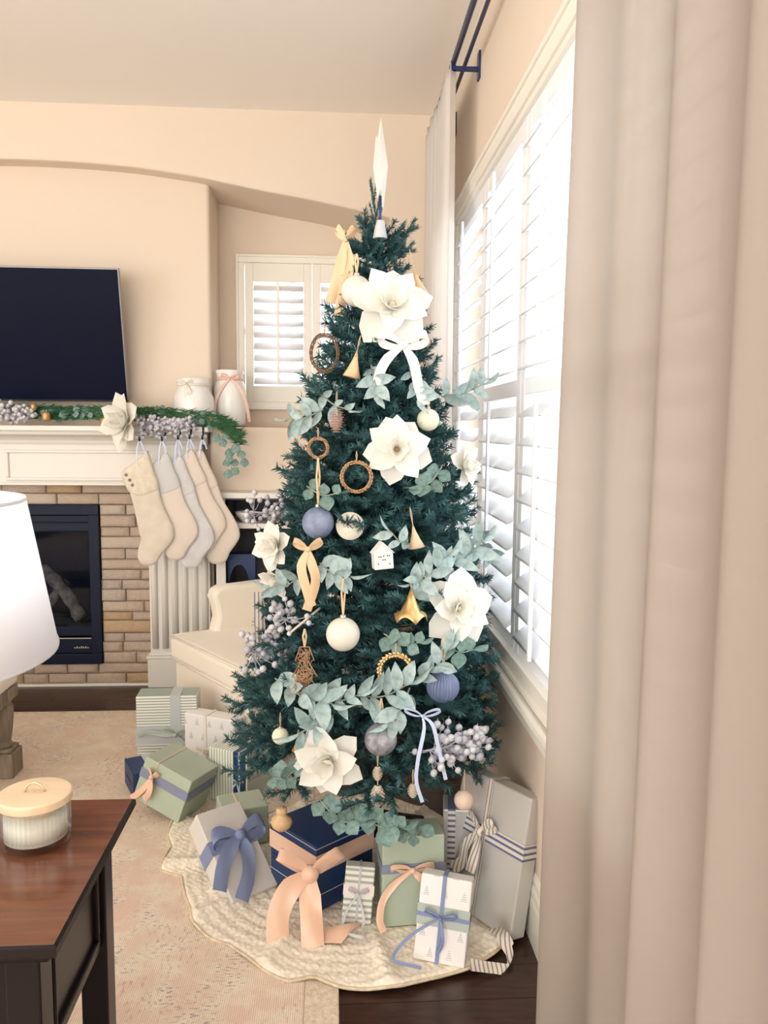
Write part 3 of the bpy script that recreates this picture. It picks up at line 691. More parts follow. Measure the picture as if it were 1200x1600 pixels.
def bow(t, size, w, mat, tails=((-.5, -1.6), (.5, -1.5)), loops=1.0, knotmat=None, tailw=None, droop=.25, loopang=18, name='bow', bulge=.16, forward=.0):
    b = MB(); S = size
    for sg in (-1, 1):
        P = []; Wv = []
        ang = R(loopang) * sg
        for i in range(15):
            u = i / 14; x = math.sin(PI * u) ** .85 * S * loops; z = (math.cos(PI * u)) * S * .30 * math.sin(PI * u) ** .5
            y = -math.sin(2 * PI * u) * S * bulge - .002
            ww = w * (.35 + .65 * math.sin(PI * u) ** .6)
            px_ = sg * x * math.cos(ang) - z * math.sin(ang) * 0; pz = x * math.sin(abs(ang)) + z
            P.append((px_, y, pz)); Wv.append((-sg * .6 * ww * math.sin(abs(ang)), -.35 * ww, .9 * ww * math.cos(ang)))
        b.strip(P, Wv)
    b.build(name + '_loops' if name != 'bow' else 'bow_loops', mat, t, True, solid=.0012)
    MB().sphere((0, -.006, 0), w * .42, 10, 6, 1.0).build('knot', knotmat or mat, t)
    for k, tl in enumerate(tails):
        if not hasattr(tl[0], '__len__'): ctrl = [(0, -.004, 0), (tl[0] * S * .6, -.012, tl[1] * S * .35), (tl[0] * S, -.006, tl[1] * S)]
        else: ctrl = [(0, -.004, 0)] + [tuple(q) for q in tl]
        P = spline(ctrl, 14); Wv = []
        for i in range(14):
            d = P[min(i + 1, 13)] - P[max(0, i - 1)]; d.y = 0
            n_ = Vector((d.z, 0, -d.x)); n_ = n_.normalized() if n_.length > 1e-6 else Vector((1, 0, 0)); ww = (tailw or w) * (.45 + .55 * min(1, i / 4))
            Wv.append(n_ * ww * .97 + Vector((0, .22 * ww * math.sin(i * .35 + k), 0)))
        MB().strip(P, Wv).build('ribbon_tail', mat, t, True, solid=.0010)
    return t

# ================================================================== RUG, TABLES, LAMP, CANDLE
rgb = gr(12, 1115.5); rgr = gr(530, 1600)
rug = thing('area_rug', 'faded beige and pink patterned rug covering the dark floor', 'rug', (-1.3, 2.3, .0))
RX1 = rgr.x + 1.3; RY1 = rgb.y - 2.3
b = MB().box(-2.3, RX1 - .085, -4.6, RY1 - .04, .001, .011); b.build('pile', 'rug', rug, False, bevel=.003)  # unseen stretch behind the camera added to bounce light up to the ceiling
b = MB(); b.box(RX1 - .085, RX1, -4.6, RY1, .0005, .010); b.box(-2.35, RX1 - .085, RY1 - .04, RY1, .0005, .010); b.build('woven_border', 'rug_border', rug, False, bevel=.003)

# end table
ZT = .65
tn = gr(85, 1480, ZT); tf = gr(215, 1246, ZT); TX1 = (tn.x + tf.x) / 2; TY0, TY1 = tn.y, tf.y; TX0 = TX1 - .62
tab = thing('end_table', 'dark reddish wooden end table holding the candle jar', 'table', ((TX0 + TX1) / 2, (TY0 + TY1) / 2, .011)); HX = (TX1 - TX0) / 2; HY = (TY1 - TY0) / 2; ZL = ZT - .011
prof = [(0, 0), (.0, -.010), (-.004, -.016), (-.010, -.018), (-.014, -.024), (-.022, -.034), (-.034, -.040)]
def ringpts(o, z): return [(-HX - o, -HY - o, ZL + z), (HX + o, -HY - o, ZL + z), (HX + o, HY + o, ZL + z), (-HX - o, HY + o, ZL + z)]
b = MB(); lv = [(-.006, 0), (-.001, -.003)] + [(p[0], p[1] - .004) for p in prof[1:]]
vs = []; 
for o_, z in lv: vs += ringpts(o_, z)
fs = [(3, 2, 1, 0)] + [(k * 4 + i, k * 4 + (i + 1) % 4, (k + 1) * 4 + (i + 1) % 4, (k + 1) * 4 + i) for k in range(len(lv) - 1) for i in range(4)] + [tuple(range(len(vs) - 4, len(vs)))]
b.add(vs, fs); top = b.build('table_top', 'mahogany', tab, False)
top.data.materials.append(MATS['ebony'])
for p in top.data.polygons:
    if abs(p.normal.z) < .98: p.material_index = 1
lx = HX - .036 - .03; ly = HY - .036 - .03
for sx in (-1, 1):
    for sy in (-1, 1):
        MB().box(sx * lx - .026, sx * lx + .026, sy * ly - .026, sy * ly + .026, 0, ZL - .04).build('leg', 'ebony', tab, False, bevel=.003)
za, zb = ZL - .26, ZL - .042
for sx in (-1, 1):
    xx = sx * (lx + .004); b = MB(); b.box(xx - .008, xx + .008, -ly, ly, za, zb); ap = b.build('side_apron', 'ebony', tab, False)
    b = MB(); x2 = xx + sx * .013; ring_y(b, min(xx, x2), max(xx, x2), -ly + .026, ly - .026, za, zb, .030); b.build('panel_frame', 'ebony', ap, False, bevel=.005)
    b = MB(); x2 = xx + sx * .017; ring_y(b, min(xx, x2), max(xx, x2), -ly + .050, ly - .050, za + .024, zb - .024, .009); b.build('panel_moulding', 'ebony', ap, False, bevel=.003)
for sy in (-1, 1):
    yy = sy * (ly + .004); b = MB(); b.box(-lx, lx, yy - .008, yy + .008, za, zb); b.build('end_apron', 'ebony', tab, False)
MB().box(-lx, lx, -ly, ly, .16, .18).build('lower_shelf', 'mahogany', tab, False, bevel=.003)

# candle jar on the end table
cb = gr(58, 1343, ZT); cj = thing('candle_jar', 'ribbed clear glass candle jar with round wooden lid', 'candle', (cb.x * (1 + .060 / cb.y), cb.y + .060, ZT + .0005))
rj = .060; hj = .078
prof = [(.001, 0), (rj * .86, 0), (rj * .97, .007), (rj, .018), (rj, hj), (rj - .004, hj), (rj - .004, .024), (rj * .85, .014), (.001, .014)]
MB().lathe(prof, 90, caps=False, rib=(1, .014)).build('glass', 'ribbed_glass', cj, False)
MB().lathe([(.001, .0145), (rj - .0065, .0145), (rj - .0065, .058), (.001, .056)], 36, caps=False).build('wax', 'wax', cj)
lid = MB().lathe([(.001, hj - .008), (rj - .006, hj - .008), (rj - .006, hj + .0005), (rj + .004, hj + .0008), (rj + .004, hj + .014), (rj + .001, hj + .017), (.001, hj + .017)], 48, caps=False).build('lid', 'wood_pale', cj, True, bevel=.001)
MB().tube([(.017 * math.cos(a), 0, hj + .016 + .018 * math.sin(a)) for a in [PI * k / 14 for k in range(15)]], .0022, 8).build('handle', 'brass', lid)

# lamp on the same table
lc = at(-207, 1030, 1, 1.22); lamp = thing('table_lamp', 'white drum lampshade on a wooden table lamp at the edge of the end table', 'lamp', (lc.x, 1.22, ZT + .0005))
zr = lc.z - ZT; rb = 272 / F * 1.22; rt = 234 / F * 1.20; zt_ = atY(50, 784, 1.22).z - ZT
MB().lathe([(rb, zr), (rt, zt_)], 64, caps=False).build('lampshade', 'lampshade', lamp, True, solid=.002)
b = MB(); b.lathe([(rb + .001, zr - .001), (rb + .0015, zr + .004)], 64, caps=False); b.lathe([(rt + .001, zt_ - .004), (rt + .0015, zt_ + .001)], 64, caps=False); b.build('shade_trim', 'lampshade', lamp, True, solid=.0015)
MB().lathe([(.001, 0), (.07, 0), (.07, .02), (.055, .035), (.03, .05), (.045, .09), (.055, .15), (.04, .22), (.022, .27), (.015, .30), (.012, zr + .06), (.001, zr + .06)], 24, caps=False).build('base', 'weathered', lamp)
b = MB(); b.tube([(0, 0, zr + .05), (0, 0, zt_ - .01)], .004, 6)
for k in range(3): a = 2 * PI * k / 3; b.tube([(0, 0, zt_ - .01), (rt * math.cos(a), rt * math.sin(a), zt_ - .004)], .0015, 4)
pl = bpy.data.lights.new('shade_fill', 'POINT'); pl.energy = 5; pl.shadow_soft_size = .04; pl.color = (.95, .96, 1); po_ = bpy.data.objects.new('shade_fill', pl); COL.objects.link(po_); po_.parent = lamp; po_.location = (0, 0, zr + .15)  # point light added inside the shade to make it whiter
b.build('harp', 'brass', lamp); MB().sphere((0, 0, zr + .09), .028, 12, 8, 1.3).build('bulb', 'vase_white', lamp)

# weathered coffee table behind the lamp
cc = gr(21, 1222); ct = thing('coffee_table', 'weathered wooden table leg and cream top showing behind the lampshade', 'coffee table', (cc.x - .055 - .45, cc.y + .055 - .35, .011))
for sx in (-1, 1):
    for sy in (-1, 1):
        lg = MB(); x, y = sx * .45, sy * .35
        lg.lathe([(.001, .115), (.033, .115), (.036, .125), (.028, .135), (.030, .142), (.037, .19), (.042, .24), (.043, .275), (.036, .29), (.028, .30), (.03, .31), (.001, .312)], 20, None, (x, y, 0), False)
        lp = lg.build('leg', 'weathered', ct)
        b = MB(); b.box(x - .054, x + .054, y - .054, y + .054, 0, .10); b.box(x - .045, x + .045, y - .045, y + .045, .10, .116); b.build('leg_block', 'weathered', lp, False, bevel=.006); MB().box(x - .048, x + .048, y - .048, y + .048, .31, .36).build('leg_head', 'weathered', lp, False, bevel=.004)
b = MB(); ring = ((-.45, .45, -.39, -.37), (-.45, .45, .37, .39), (-.49, -.47, -.35, .35), (.47, .49, -.35, .35))
for r_ in ring: b.box(*r_, .30, .36)
b.build('apron', 'weathered', ct, False, bevel=.003)
MB().box(-.50, .50, -.40, .40, .36, .42).build('padded_top', 'upholstery', ct, True, bevel=.02, seg=3)

# ================================================================== ARMCHAIR
A_ = gr(264, 990, .44); B_ = gr(396, 1054, .44); fd = (B_ - A_); ang = math.atan2(fd.y, fd.x)
ch = thing('armchair', 'cream upholstered armchair with loose seat cushion behind the tree', 'armchair', ((A_.x), (A_.y), 0), (0, 0, ang))
CWd = .74; CD = .62     # local: +x along the front edge, +y to the back
b = MB(); b.box(.015, CWd - .015, .02, CD, .13, .315); b.build('seat_base', 'upholstery', ch, True, bevel=.018, seg=3)
def cush(u, v): pass
b = MB(); b.box(0, CWd, 0, CD - .07, .32, .435); cu = b.build('seat_cushion', 'upholstery', ch, True, bevel=.028, seg=4)
for z in (.326, .43):
    MB().tube([(.012, .006, z), (CWd - .012, .006, z), (CWd - .006, .2, z)], .0045, 6).build('piping', 'upholstery', cu)
    MB().tube([(.006, .012, z), (.006, .18, z)], .0045, 6).build('piping', 'upholstery', cu)
def arm(x0, x1):
    pts = [(.17, .40), (.20, .44), (.215, .50), (.205, .56), (.19, .60), (.20, .635), (.24, .65), (.32, .648), (CD + .02, .65), (CD + .06, .62), (CD + .06, .14), (.19, .14)]
    return MB().prism(pts, x0, x1, 0)
arm(.0, .085).build('arm', 'upholstery', ch, True, bevel=.02, seg=3); arm(CWd - .085, CWd).build('arm', 'upholstery', ch, True, bevel=.02, seg=3)
b = MB(); b.prism([(CD - .10, .40), (CD - .06, .40), (CD + .07, .655), (CD + .12, .65), (CD + .10, .14), (CD - .06, .14)], .085, CWd - .085, 0); b.build('backrest', 'upholstery', ch, True, bevel=.02, seg=3)
for x, y in ((.07, .06), (CWd - .07, .06), (.07, CD), (CWd - .07, CD)):
    b = MB(); b.sphere((x, y, .105), .042, 14, 8, .75); b.lathe([(.03, .09), (.022, .05), (.015, .02), (.026, .011), (.001, .011)], 14, None, (x, y, 0), False); b.build('leg', 'black', ch)

# ================================================================== MANTEL DECORATION
YM = 4.21
def mz(x, y, Y=YM): return atY(x, y, Y)
# vases: one on the mantel end, one on the niche ledge
v = mz(303, 641, 4.29); v1 = thing('white_jar', 'squat white ribbed jar with cream bow on the mantel end', 'vase', (v.x, 4.29, ZM + .001))
h1 = mz(300, 592, 4.29).z - ZM; r1 = 31 / F * 4.3
MB().lathe([(.001, 0), (r1 * .75, 0), (r1 * .95, h1 * .2), (r1, h1 * .42), (r1 * .96, h1 * .62), (r1 * .78, h1 * .76), (r1 * .77, h1 * .80), (r1 * .80, h1 * .83), (r1 * .77, h1 * .86), (r1 * .80, h1 * .90), (r1 * .78, h1 * .93), (r1 * .82, h1), (r1 * .75, h1), (r1 * .72, h1 * .8), (.001, h1 * .7)], 40, caps=False).build('jar_body', 'vase_white', v1)
MB().lathe([(r1 * .80, h1 * .83), (r1 * .80, h1 * .90)], 32, caps=False).build('ribbon_band', 'ribbon_cream', v1, True, solid=.002)
e = thing('x', 'x', 'x'); bpy.data.objects.remove(e)
def bowpart(parent, loc, *a, rot=(0, 0, 0), **k):
    t = bpy.data.objects.new('bow', None); COL.objects.link(t); t.parent = parent; t.location = loc; t.rotation_euler = rot; bow(t, *a, **k); return t
bowpart(v1, (-.03, -r1 * .83, h1 * .87), .042, .018, 'ribbon_cream', tails=((.3, -2.4), (.9, -2.2)))
v = mz(360, 662, 4.42); v2 = thing('white_vase', 'tall white vase with pink ribbon bow on the niche ledge', 'vase', (v.x, 4.42, 1.4055))
h2 = mz(358, 579, 4.42).z - 1.4055; r2 = 25 / F * 4.42
MB().lathe([(.001, 0), (r2 * .85, 0), (r2 * .90, h2 * .1), (r2 * 1.0, h2 * .5), (r2 * .98, h2 * .68), (r2 * .80, h2 * .82), (r2 * .78, h2 * .90), (r2 * .85, h2 * .985), (r2 * .86, h2), (r2 * .8, h2), (r2 * .72, h2 * .85), (.001, h2 * .8)], 40, caps=False).build('vase_body', 'vase_white', v2)
MB().lathe([(r2 * .80, h2 * .81), (r2 * .795, h2 * .88)], 32, caps=False).build('ribbon_band', 'ribbon_pink', v2, True, solid=.002)
bowpart(v2, (.01, -r2 * .85, h2 * .85), .05, .016, 'ribbon_pink', tails=([(-.04, -.015, -.05), (-.075, -.01, -.12), (-.085, 0, -.19)], [(.05, -.015, -.05), (.085, -.01, -.13), (.10, 0, -.23)]), droop=.1)
MB().lathe([(.001, -.0005), (r2 * 1.05, -.0005), (r2 * 1.05, .003), (.001, .003)], 30, caps=False).build('black_coaster', 'black', v2)

# garland
GY = YM + .02
gx = [(-60, 655), (10, 652), (80, 655), (160, 655), (230, 657), (300, 660), (345, 668), (375, 690)]
GP = [mz(x, y, GY if i < 6 else GY - .04) + Vector((0, 0, .012)) for i, (x, y) in enumerate(gx)]
GP[-1] = mz(378, 694, 4.12); GP[-2] = mz(350, 668, 4.13)
gl = thing('mantel_garland', 'mixed green eucalyptus and cypress garland lying along the mantel', 'garland', tuple(GP[3]))
G0 = GP[3].copy(); GS = [p - G0 for p in spline(GP, 60)]
MB().tube(GS, .006, 6).build('stem', 'bark', gl)
rn = random.Random(21)
b = MB()
for i in range(4200):                                # feathery cypress tips
    k = rn.randrange(59); p = GS[k] + Vector((0, rn.uniform(-.06, .04), rn.uniform(-.014, .050))); a = rn.uniform(-.5, .5) + (0 if rn.random() < .5 else PI)
    d = Vector((math.cos(a), rn.uniform(-.7, .1), rn.uniform(-.2, .5))).normalized(); L = rn.uniform(.02, .05); s = d.cross(Vector((0, 1, .3))).normalized() * .0026
    b.add([p - s, p + s, p + d * L + s * .3, p + d * L - s * .3], [(0, 1, 2, 3)])
tag(b.build('cypress_foliage', 'garland_green', gl), kind='stuff')
def euc(parent, p, d, s, me=None):
    d = Vector(d).normalized(); vw = Vector((rn.uniform(-.3, .3), -1, rn.uniform(0, .4))).normalized(); xa = d.cross(vw)
    if xa.length < .1: xa = Vector((1, 0, 0))
    xa.normalize(); ya = d.cross(xa)
    m = Matrix(((xa.x, ya.x, d.x, p[0]), (xa.y, ya.y, d.y, p[1]), (xa.z, ya.z, d.z, p[2]), (0, 0, 0, 1)))
    return inst('leaf', me or rn.choice(eucs), parent, mtx=m @ Matrix.Diagonal((s, s, s, 1)))
for i in range(170):
    k = rn.randrange(4, 50); p = GS[k] + Vector((rn.uniform(-.01, .01), rn.uniform(-.06, .02), rn.uniform(-.008, .045))); a = rn.uniform(-.6, .9) + (0 if rn.random() < .5 else PI)
    euc(gl, p, (math.cos(a), -.4, math.sin(a) * .7), rn.uniform(.030, .048))
for x, y in ((345, 690), (357, 705), (367, 698), (352, 722), (368, 722), (357, 738), (371, 735), (376, 708), (362, 715), (340, 682), (382, 720), (350, 680)):
    p = mz(x, y, 4.08) - G0; euc(gl, p + Vector((0, rn.uniform(-.02, .02), .015)), (rn.uniform(-.5, .5), -.2, -.8), rn.uniform(.045, .056))
MB().tube([GS[-1] * 1, mz(360, 700, 4.09) - G0, mz(362, 740, 4.085) - G0], .002, 5).build('stem', 'stem', gl)
for i, (x, y) in enumerate(((72, 651), (163, 660), (52, 636), (168, 648), (330, 655))):
    p = mz(x, y, 4.13); bd = thing('wooden_bead', ['cork-brown wooden bead in the mantel garland under the television', 'cork-brown wooden bead in the garland beside the magnolia', 'small brown wooden bead beside the mantel berries', 'small brown wooden bead above the magnolia stem on the mantel', 'brown wooden bead half hidden in the eucalyptus by the jar'][i], 'bead', tuple(p), group='wooden beads in the mantel garland')
    s = .021 if i < 2 else .015; MB().lathe([(.001, -s * 1.1), (s * .75, -s * 1.1), (s, -s * .7), (s, s * .7), (s * .75, s * 1.1), (.001, s * 1.1)], 14, caps=False).build('bead_body', 'copper_leaf', bd)
    MB().tube([(0, 0, s * 1.1), (.004, .0, s * 1.6)], .002, 5).build('thread', 'twine', bd)
p = mz(200, 657, 4.10); magnolia(tuple(p), (-.7, -.75, .05), .165, 'pale cream magnolia flower on the mantel garland beside the first stocking', 5, .72, 'flowers')
p = mz(5, 645, 4.12); berries(tuple(p), (.13, 0, .0), 'silver berry cluster on the mantel garland under the television', 90, 31, .0115, spread=.062)
p = mz(215, 665, 4.10); berries(tuple(p), (.28, -.01, .01), 'long grey berry cluster on the mantel above the stocking hooks', 200, 32, .0095, spread=.070, half=(1, .7, .8))

# stockings
OUT = [(680, 500), (708, 575), (735, 655), (752, 730), (785, 800), (804, 850), (803, 895), (780, 930), (750, 965), (727, 1003), (700, 1018), (660, 1015), (640, 990), (640, 950), (652, 905), (640, 840), (625, 770), (605, 690), (585, 640), (565, 590), (620, 545)]
CUF = [(682, 496), (712, 575), (738, 658), (700, 686), (655, 700), (615, 690), (588, 660), (563, 588), (620, 542)]
OUT = [(x / 2.963, y / 2.963 + 540) for x, y in OUT]; CUF = [(x / 2.963, y / 2.963 + 540) for x, y in CUF]
def smooth_poly(P, n=4):
    out = []; m = len(P)
    for i in range(m):
        a, b_, c, d = (np.array(P[(i + k) % m]) for k in (-1, 0, 1, 2))
        for j in range(n):
            t = j / n; out.append(tuple(.5 * ((2 * b_) + (c - a) * t + (2 * a - 5 * b_ + 4 * c - d) * t * t + (3 * b_ - a - 3 * c + d) * t ** 3)))
    return out
def puffy(poly3, thick, name, mat, parent):         # poly in local XZ; inflated on both sides
    c = np.mean(poly3, axis=0); n = len(poly3); b = MB(); rings = [(1, 0), (.985, .45), (.93, .75), (.78, .95), (.45, 1.0)]
    vs = []
    for sg in (-1, 1):
        for s, h in rings:
            for x, z in poly3: vs.append((c[0] + (x - c[0]) * s, sg * h * thick / 2, c[1] + (z - c[1]) * s))
        vs.append((c[0], sg * thick / 2, c[1]))
    per = n * len(rings) + 1; fs = []
    for q in (0, 1):
        o = q * per
        for k in range(len(rings) - 1): fs += [(o + k * n + i, o + k * n + (i + 1) % n, o + (k + 1) * n + (i + 1) % n, o + (k + 1) * n + i) for i in range(n)]
        fs += [(o + (len(rings) - 1) * n + i, o + (len(rings) - 1) * n + (i + 1) % n, o + per - 1) for i in range(n)]
    fs += [(i, (i + 1) % n, per + (i + 1) % n, per + i) for i in range(n)]
    b.add(vs, fs); return b.build(name, mat, parent)
hooks = [(219, 684), (254, 684), (279, 682), (297, 681), (317, 682)]
ST = [  # dx, dy, scale, sway, body, cuff, label
 (0, 0, 1.0, 0, 'linen_oat', 'fur_oat', 'oatmeal stocking with fluffy buttoned cuff, nearest the firebox'),
 (31, 0, .95, 4, 'linen_pale', 'linen_silver', 'pale linen stocking with grey cuff, second from the firebox'),
 (52, 4, 1.0, 5, 'linen_grey', 'linen_grey', 'plain light grey stocking hanging in the middle of the row'),
 (70, -6, .90, 7, 'linen_pale', 'linen_pale', 'pale linen stocking half hidden, fourth from the firebox'),
 (84, -6, 1.02, 8, 'linen_pale', 'linen_pale', 'pinkish linen stocking with fold-over cuff at the mantel end')]
for k, (dx, dy, s, sw, mb_, mc_, lab) in enumerate(ST):
    Y = 4.075 + .020 * k if k else 4.06; ox, oy = OUT[0]
    Yc = [4.030, 4.052, 4.074, 4.096, 4.118][k]
    hp = atY(ox + dx, oy + dy, Yc)
    def T(P):
        out = []
        for x, y in P:
            x2 = ox + dx + (x - ox) * s + (y - oy) * math.tan(R(sw)); q = atY(x2, oy + dy + (y - oy) * s, Yc); out.append((q.x - hp.x, q.z - hp.z))
        return out
    t = thing('christmas_stocking', lab, 'stocking', tuple(hp), group='stockings hanging from the mantel')
    puffy(T(smooth_poly(OUT, 3)), .034 if k == 0 else .026, 'stocking_body', mb_, t)
    cf = puffy(T(smooth_poly(CUF, 3)), .046 if k == 0 else .034, 'cuff', mc_, t)
    if k == 0:
        for (x, y) in ((196.5, 742), (202.5, 750), (206.5, 758)):
            q = atY(x, y, Yc - .026); MB().lathe([(.001, 0), (.007, 0), (.008, .002), (.006, .004), (.001, .003)], 12, Matrix.Translation((q.x - hp.x, -.023, q.z - hp.z)) @ Matrix.Rotation(R(90), 4, 'X'), caps=False).build('button', 'button', t)
    hx, hy = hooks[k]; hk = atY(hx, hy + 1, Yc - .0); 
    dx_, dz_ = hk.x - hp.x, hk.z - hp.z
    MB().strip([(dx_, 0, dz_), (dx_ * .5 - .004, -.002, dz_ * .5), (0, -.004, -.02)], [(.009, 0, 0)] * 3).build('hanging_loop', 'ribbon_ice' if k != 4 else 'ribbon_white', t, True, solid=.001)
    bowpart(t, (dx_, -.010, dz_), .022, .007, 'ribbon_ice', tails=([(-.012, -.008, -.05), (-.016, -.008, -.11), (-.012, -.008, -.15 + .02 * k)], [(.006, -.004, -.02), (.016, -.002, -.045), (.02, 0, -.06)]))
    h = thing('stocking_hook', ['black mantel hook holding the fluffy-cuffed stocking', 'black mantel hook holding the grey-cuffed stocking', 'black mantel hook holding the plain grey stocking', 'black mantel hook holding the half hidden stocking', 'black mantel hook nearest the mantel end'][k], 'hook', (hk.x, YB - .235, ZM))
    zz = hk.z - ZM - .004; Yl = Yc - (YB - .235)
    MB().tube([(0, .07, .003), (0, -.002, .004), (0, -.008, -.002), (0, -.010, zz * .6), (0, min(-.012, Yl + .006), zz + .002), (0, Yl - .018, zz - .006), (0, Yl - .022, zz + .012)], .0045, 8).build('hook_rod', 'black_metal', h)
    MB().box(-.012, .012, .0, .075, .0005, .004).build('foot', 'black_metal', h, False, bevel=.001)
# ================================================================== CHRISTMAS TREE
TX, TY = .135, 2.50; ZTIP = 1.98
def tr(z):
    if z > ZTIP: return .0
    if z < .45: return .47 - (.45 - z) * .25
    t = (ZTIP - z) / 1.53; return .035 + .435 * min(1, t) ** .80
def hit(x, y, push=.0):
    d = ray(x, y); best = None; s = 1.6
    while s < 3.2:
        p = EYE + d * s; e = math.hypot(p.x - TX, p.y - TY) - tr(p.z) * .93 - push
        if e <= 0: return p
        if best is None or e < best[0]: best = (e, p.copy())
        s += .008
    return best[1]
tree = thing('christmas_tree', 'tall dark green artificial christmas tree beside the shuttered window', 'christmas tree', (TX, TY, .0))
MB().tube([(0, 0, .10), (0, 0, 1.2), (0, 0, ZTIP - .05)], [.02, .016, .006], 10).build('trunk', 'bark', tree)
b = MB()
for k in range(4): a = PI / 4 + k * PI / 2; b.tube([(0, 0, .16), (.12 * math.cos(a), .12 * math.sin(a), .10), (.26 * math.cos(a), .26 * math.sin(a), .035)], .010, 6)
b.lathe([(.028, .08), (.028, .26)], 12); b.build('stand', 'black_metal', tree)
def needles(b, P, dens, ln, rn, wid=.0015):
    for i in range(len(P) - 1):
        d = P[i + 1] - P[i]; L = d.length; d.normalize(); a = d.orthogonal().normalized(); c = d.cross(a)
        for _ in range(max(1, int(L * dens))):
            p = P[i] + d * L * rn.random(); th = rn.uniform(0, 2 * PI); out = a * math.cos(th) + c * math.sin(th)
            e = (d * rn.uniform(.35, .9) + out).normalized(); l = ln * rn.uniform(.7, 1.1); s = e.cross(out.cross(d) * .6 + d).normalized() * wid
            q = p + e * l * .6 + d * l * .05; t_ = p + e * l + d * l * .12
            b.add([p - s * .8, p + s * .8, q + s, q - s, t_], [(0, 1, 2, 3), (3, 2, 4)])
def branch_mesh(L, seed):
    rn = random.Random(seed); bn = MB(); bs = MB()
    main = [Vector((0, L * t, .04 * L * math.sin(PI * t) + rn.uniform(-.003, .003))) for t in [k / 8 for k in range(9)]]
    bs.tube(main, [.0035 - .002 * k / 8 for k in range(9)], 5)
    start = max(.0, 1 - .26 / L); m2 = [p for p in main if p.y >= L * start - .001]
    needles(bn, m2, 1100, .023, rn)
    n = max(4, int(min(L, .26) / .030)); 
    for i in range(n):
        t = start + (1 - start) * (.08 + .86 * i / n); k = min(7, int(t * 8)); base = main[k].lerp(main[k + 1], t * 8 - k); sg = 1 if i % 2 else -1
        a = R(rn.uniform(38, 58)); tl = min(.13, (.055 + .11 * (1 - t) * (L / .35 + .4))) * rn.uniform(.8, 1.1)
        d = Vector((sg * math.sin(a), math.cos(a), rn.uniform(-.12, .32))).normalized(); P = [base + d * tl * q / 4 + Vector((0, 0, .012 * (q / 4) ** 2)) for q in range(5)]
        bs.tube(P, .0018, 4); needles(bn, P, 1250, .022, rn)
    o = len(bn.v); bn.v += bs.v; bn.f += [tuple(i + o for i in f) for f in bs.f]; nf = len(bs.f)
    me = bn.mesh('branch', 'needles', False); me.materials.append(MATS['needle_core'])
    idx = [0] * (len(bn.f) - nf) + [1] * nf; me.polygons.foreach_set('material_index', idx); return me
BL = [.12, .18, .26, .36, .46]; bmesh_ = {L: [branch_mesh(L, int(L * 100) + k) for k in range(3)] for L in BL}
rn = random.Random(5); nb = 0; golden = 2.39996; levels = []
z = .40
while z < ZTIP - .04:
    r = tr(z); n = max(4, int(4 + 15 * (r / .5))); levels.append((z, r, n)); z += .062 + .012 * (z < 1)
tot = sum(l[2] for l in levels)
for li, (z, r, n) in enumerate(levels):
    for i in range(n):
        a = 2 * PI * (i + .5 * (li % 2)) / n + rn.uniform(-.12, .12); el = R(-6 + 30 * sq(z, .4, 2.0) + rn.uniform(-10, 10))
        r_ = r * rn.uniform(.88, 1.06)
        if -math.sin(a) > .1: r_ = min(r_, .37 / -math.sin(a))
        r_ = r_ * 1.0; L = min(BL, key=lambda q: abs(q - r_)); s = max(.75, min(1.25, r_ / L / max(.6, math.cos(el))))
        m = Matrix.Translation((0, 0, z - math.sin(el) * r_ * .9)) @ Matrix.Rotation(a, 4, 'Z') @ Matrix.Rotation(el, 4, 'X') @ Matrix.Rotation(rn.uniform(-.35, .35), 4, 'Y')
        inst('branch', rn.choice(bmesh_[L]), tree, mtx=m @ Matrix.Scale(s, 4)); nb += 1
for i in range(7):                                    # top leader
    a = i * golden; m = Matrix.Translation((0, 0, ZTIP - .10 + .012 * i)) @ Matrix.Rotation(a, 4, 'Z') @ Matrix.Rotation(R(22 + 5 * i), 4, 'X')
    inst('branch', bmesh_[.12][i % 3], tree, mtx=m @ Matrix.Scale(.8, 4)); nb += 1
p = atY(581, 285, TY - .0) - Vector((TX, TY, 0)); 
for (x0, y0, x1, y1) in ((590, 372, 580, 285), (600, 385, 648, 357), (598, 400, 643, 392)):
    a_ = atY(x0, y0, TY - .04) - Vector((TX, TY, 0)); c_ = atY(x1, y1, TY - .05) - Vector((TX, TY, 0)); d = c_ - a_
    m = Matrix.Translation(a_) @ d.to_track_quat('Y', 'Z').to_matrix().to_4x4()
    inst('branch', bmesh_[.12][0] if y1 != 285 else bmesh_[.18][0], tree, mtx=m @ (Matrix.Diagonal((.30, d.length / .18, .30, 1)) if y1 == 285 else Matrix.Diagonal((.55, d.length / .12, .55, 1)))); nb += 1
print('branches', nb)

# topper: flat paper star seen nearly edge on, with its silver socket
sp = atY(594, 345, TY - .07); ss = thing('star_topper', 'white flat star topper seen edge-on at the top of the tree', 'tree topper', tuple(sp), (0, 0, R(81)))
Hs = atY(590, 190, TY - .07).z - sp.z; cz = Hs * .55; Rr = Hs * .50
pts = []
for k in range(10):
    a = PI / 2 + k * PI / 5; rr_ = Rr if k % 2 == 0 else Rr * .42; pts.append((rr_ * math.cos(a), cz + rr_ * math.sin(a)))
b = MB(); vs = [(x, 0, z) for x, z in pts] + [(0, -.022, cz), (0, .022, cz)]; b.add(vs, [(i, (i + 1) % 10, 10) for i in range(10)] + [((i + 1) % 10, i, 11) for i in range(10)]); b.build('star', 'petal', ss, False)
MB().tube([(0, 0, -.02), (0, 0, .07)], .004, 6).build('wire', 'rod', ss)
MB().lathe([(.012, 0), (.022, -.05), (.020, -.052), (.001, -.045)], 16, caps=False).build('socket', 'ribbon_silver', ss)

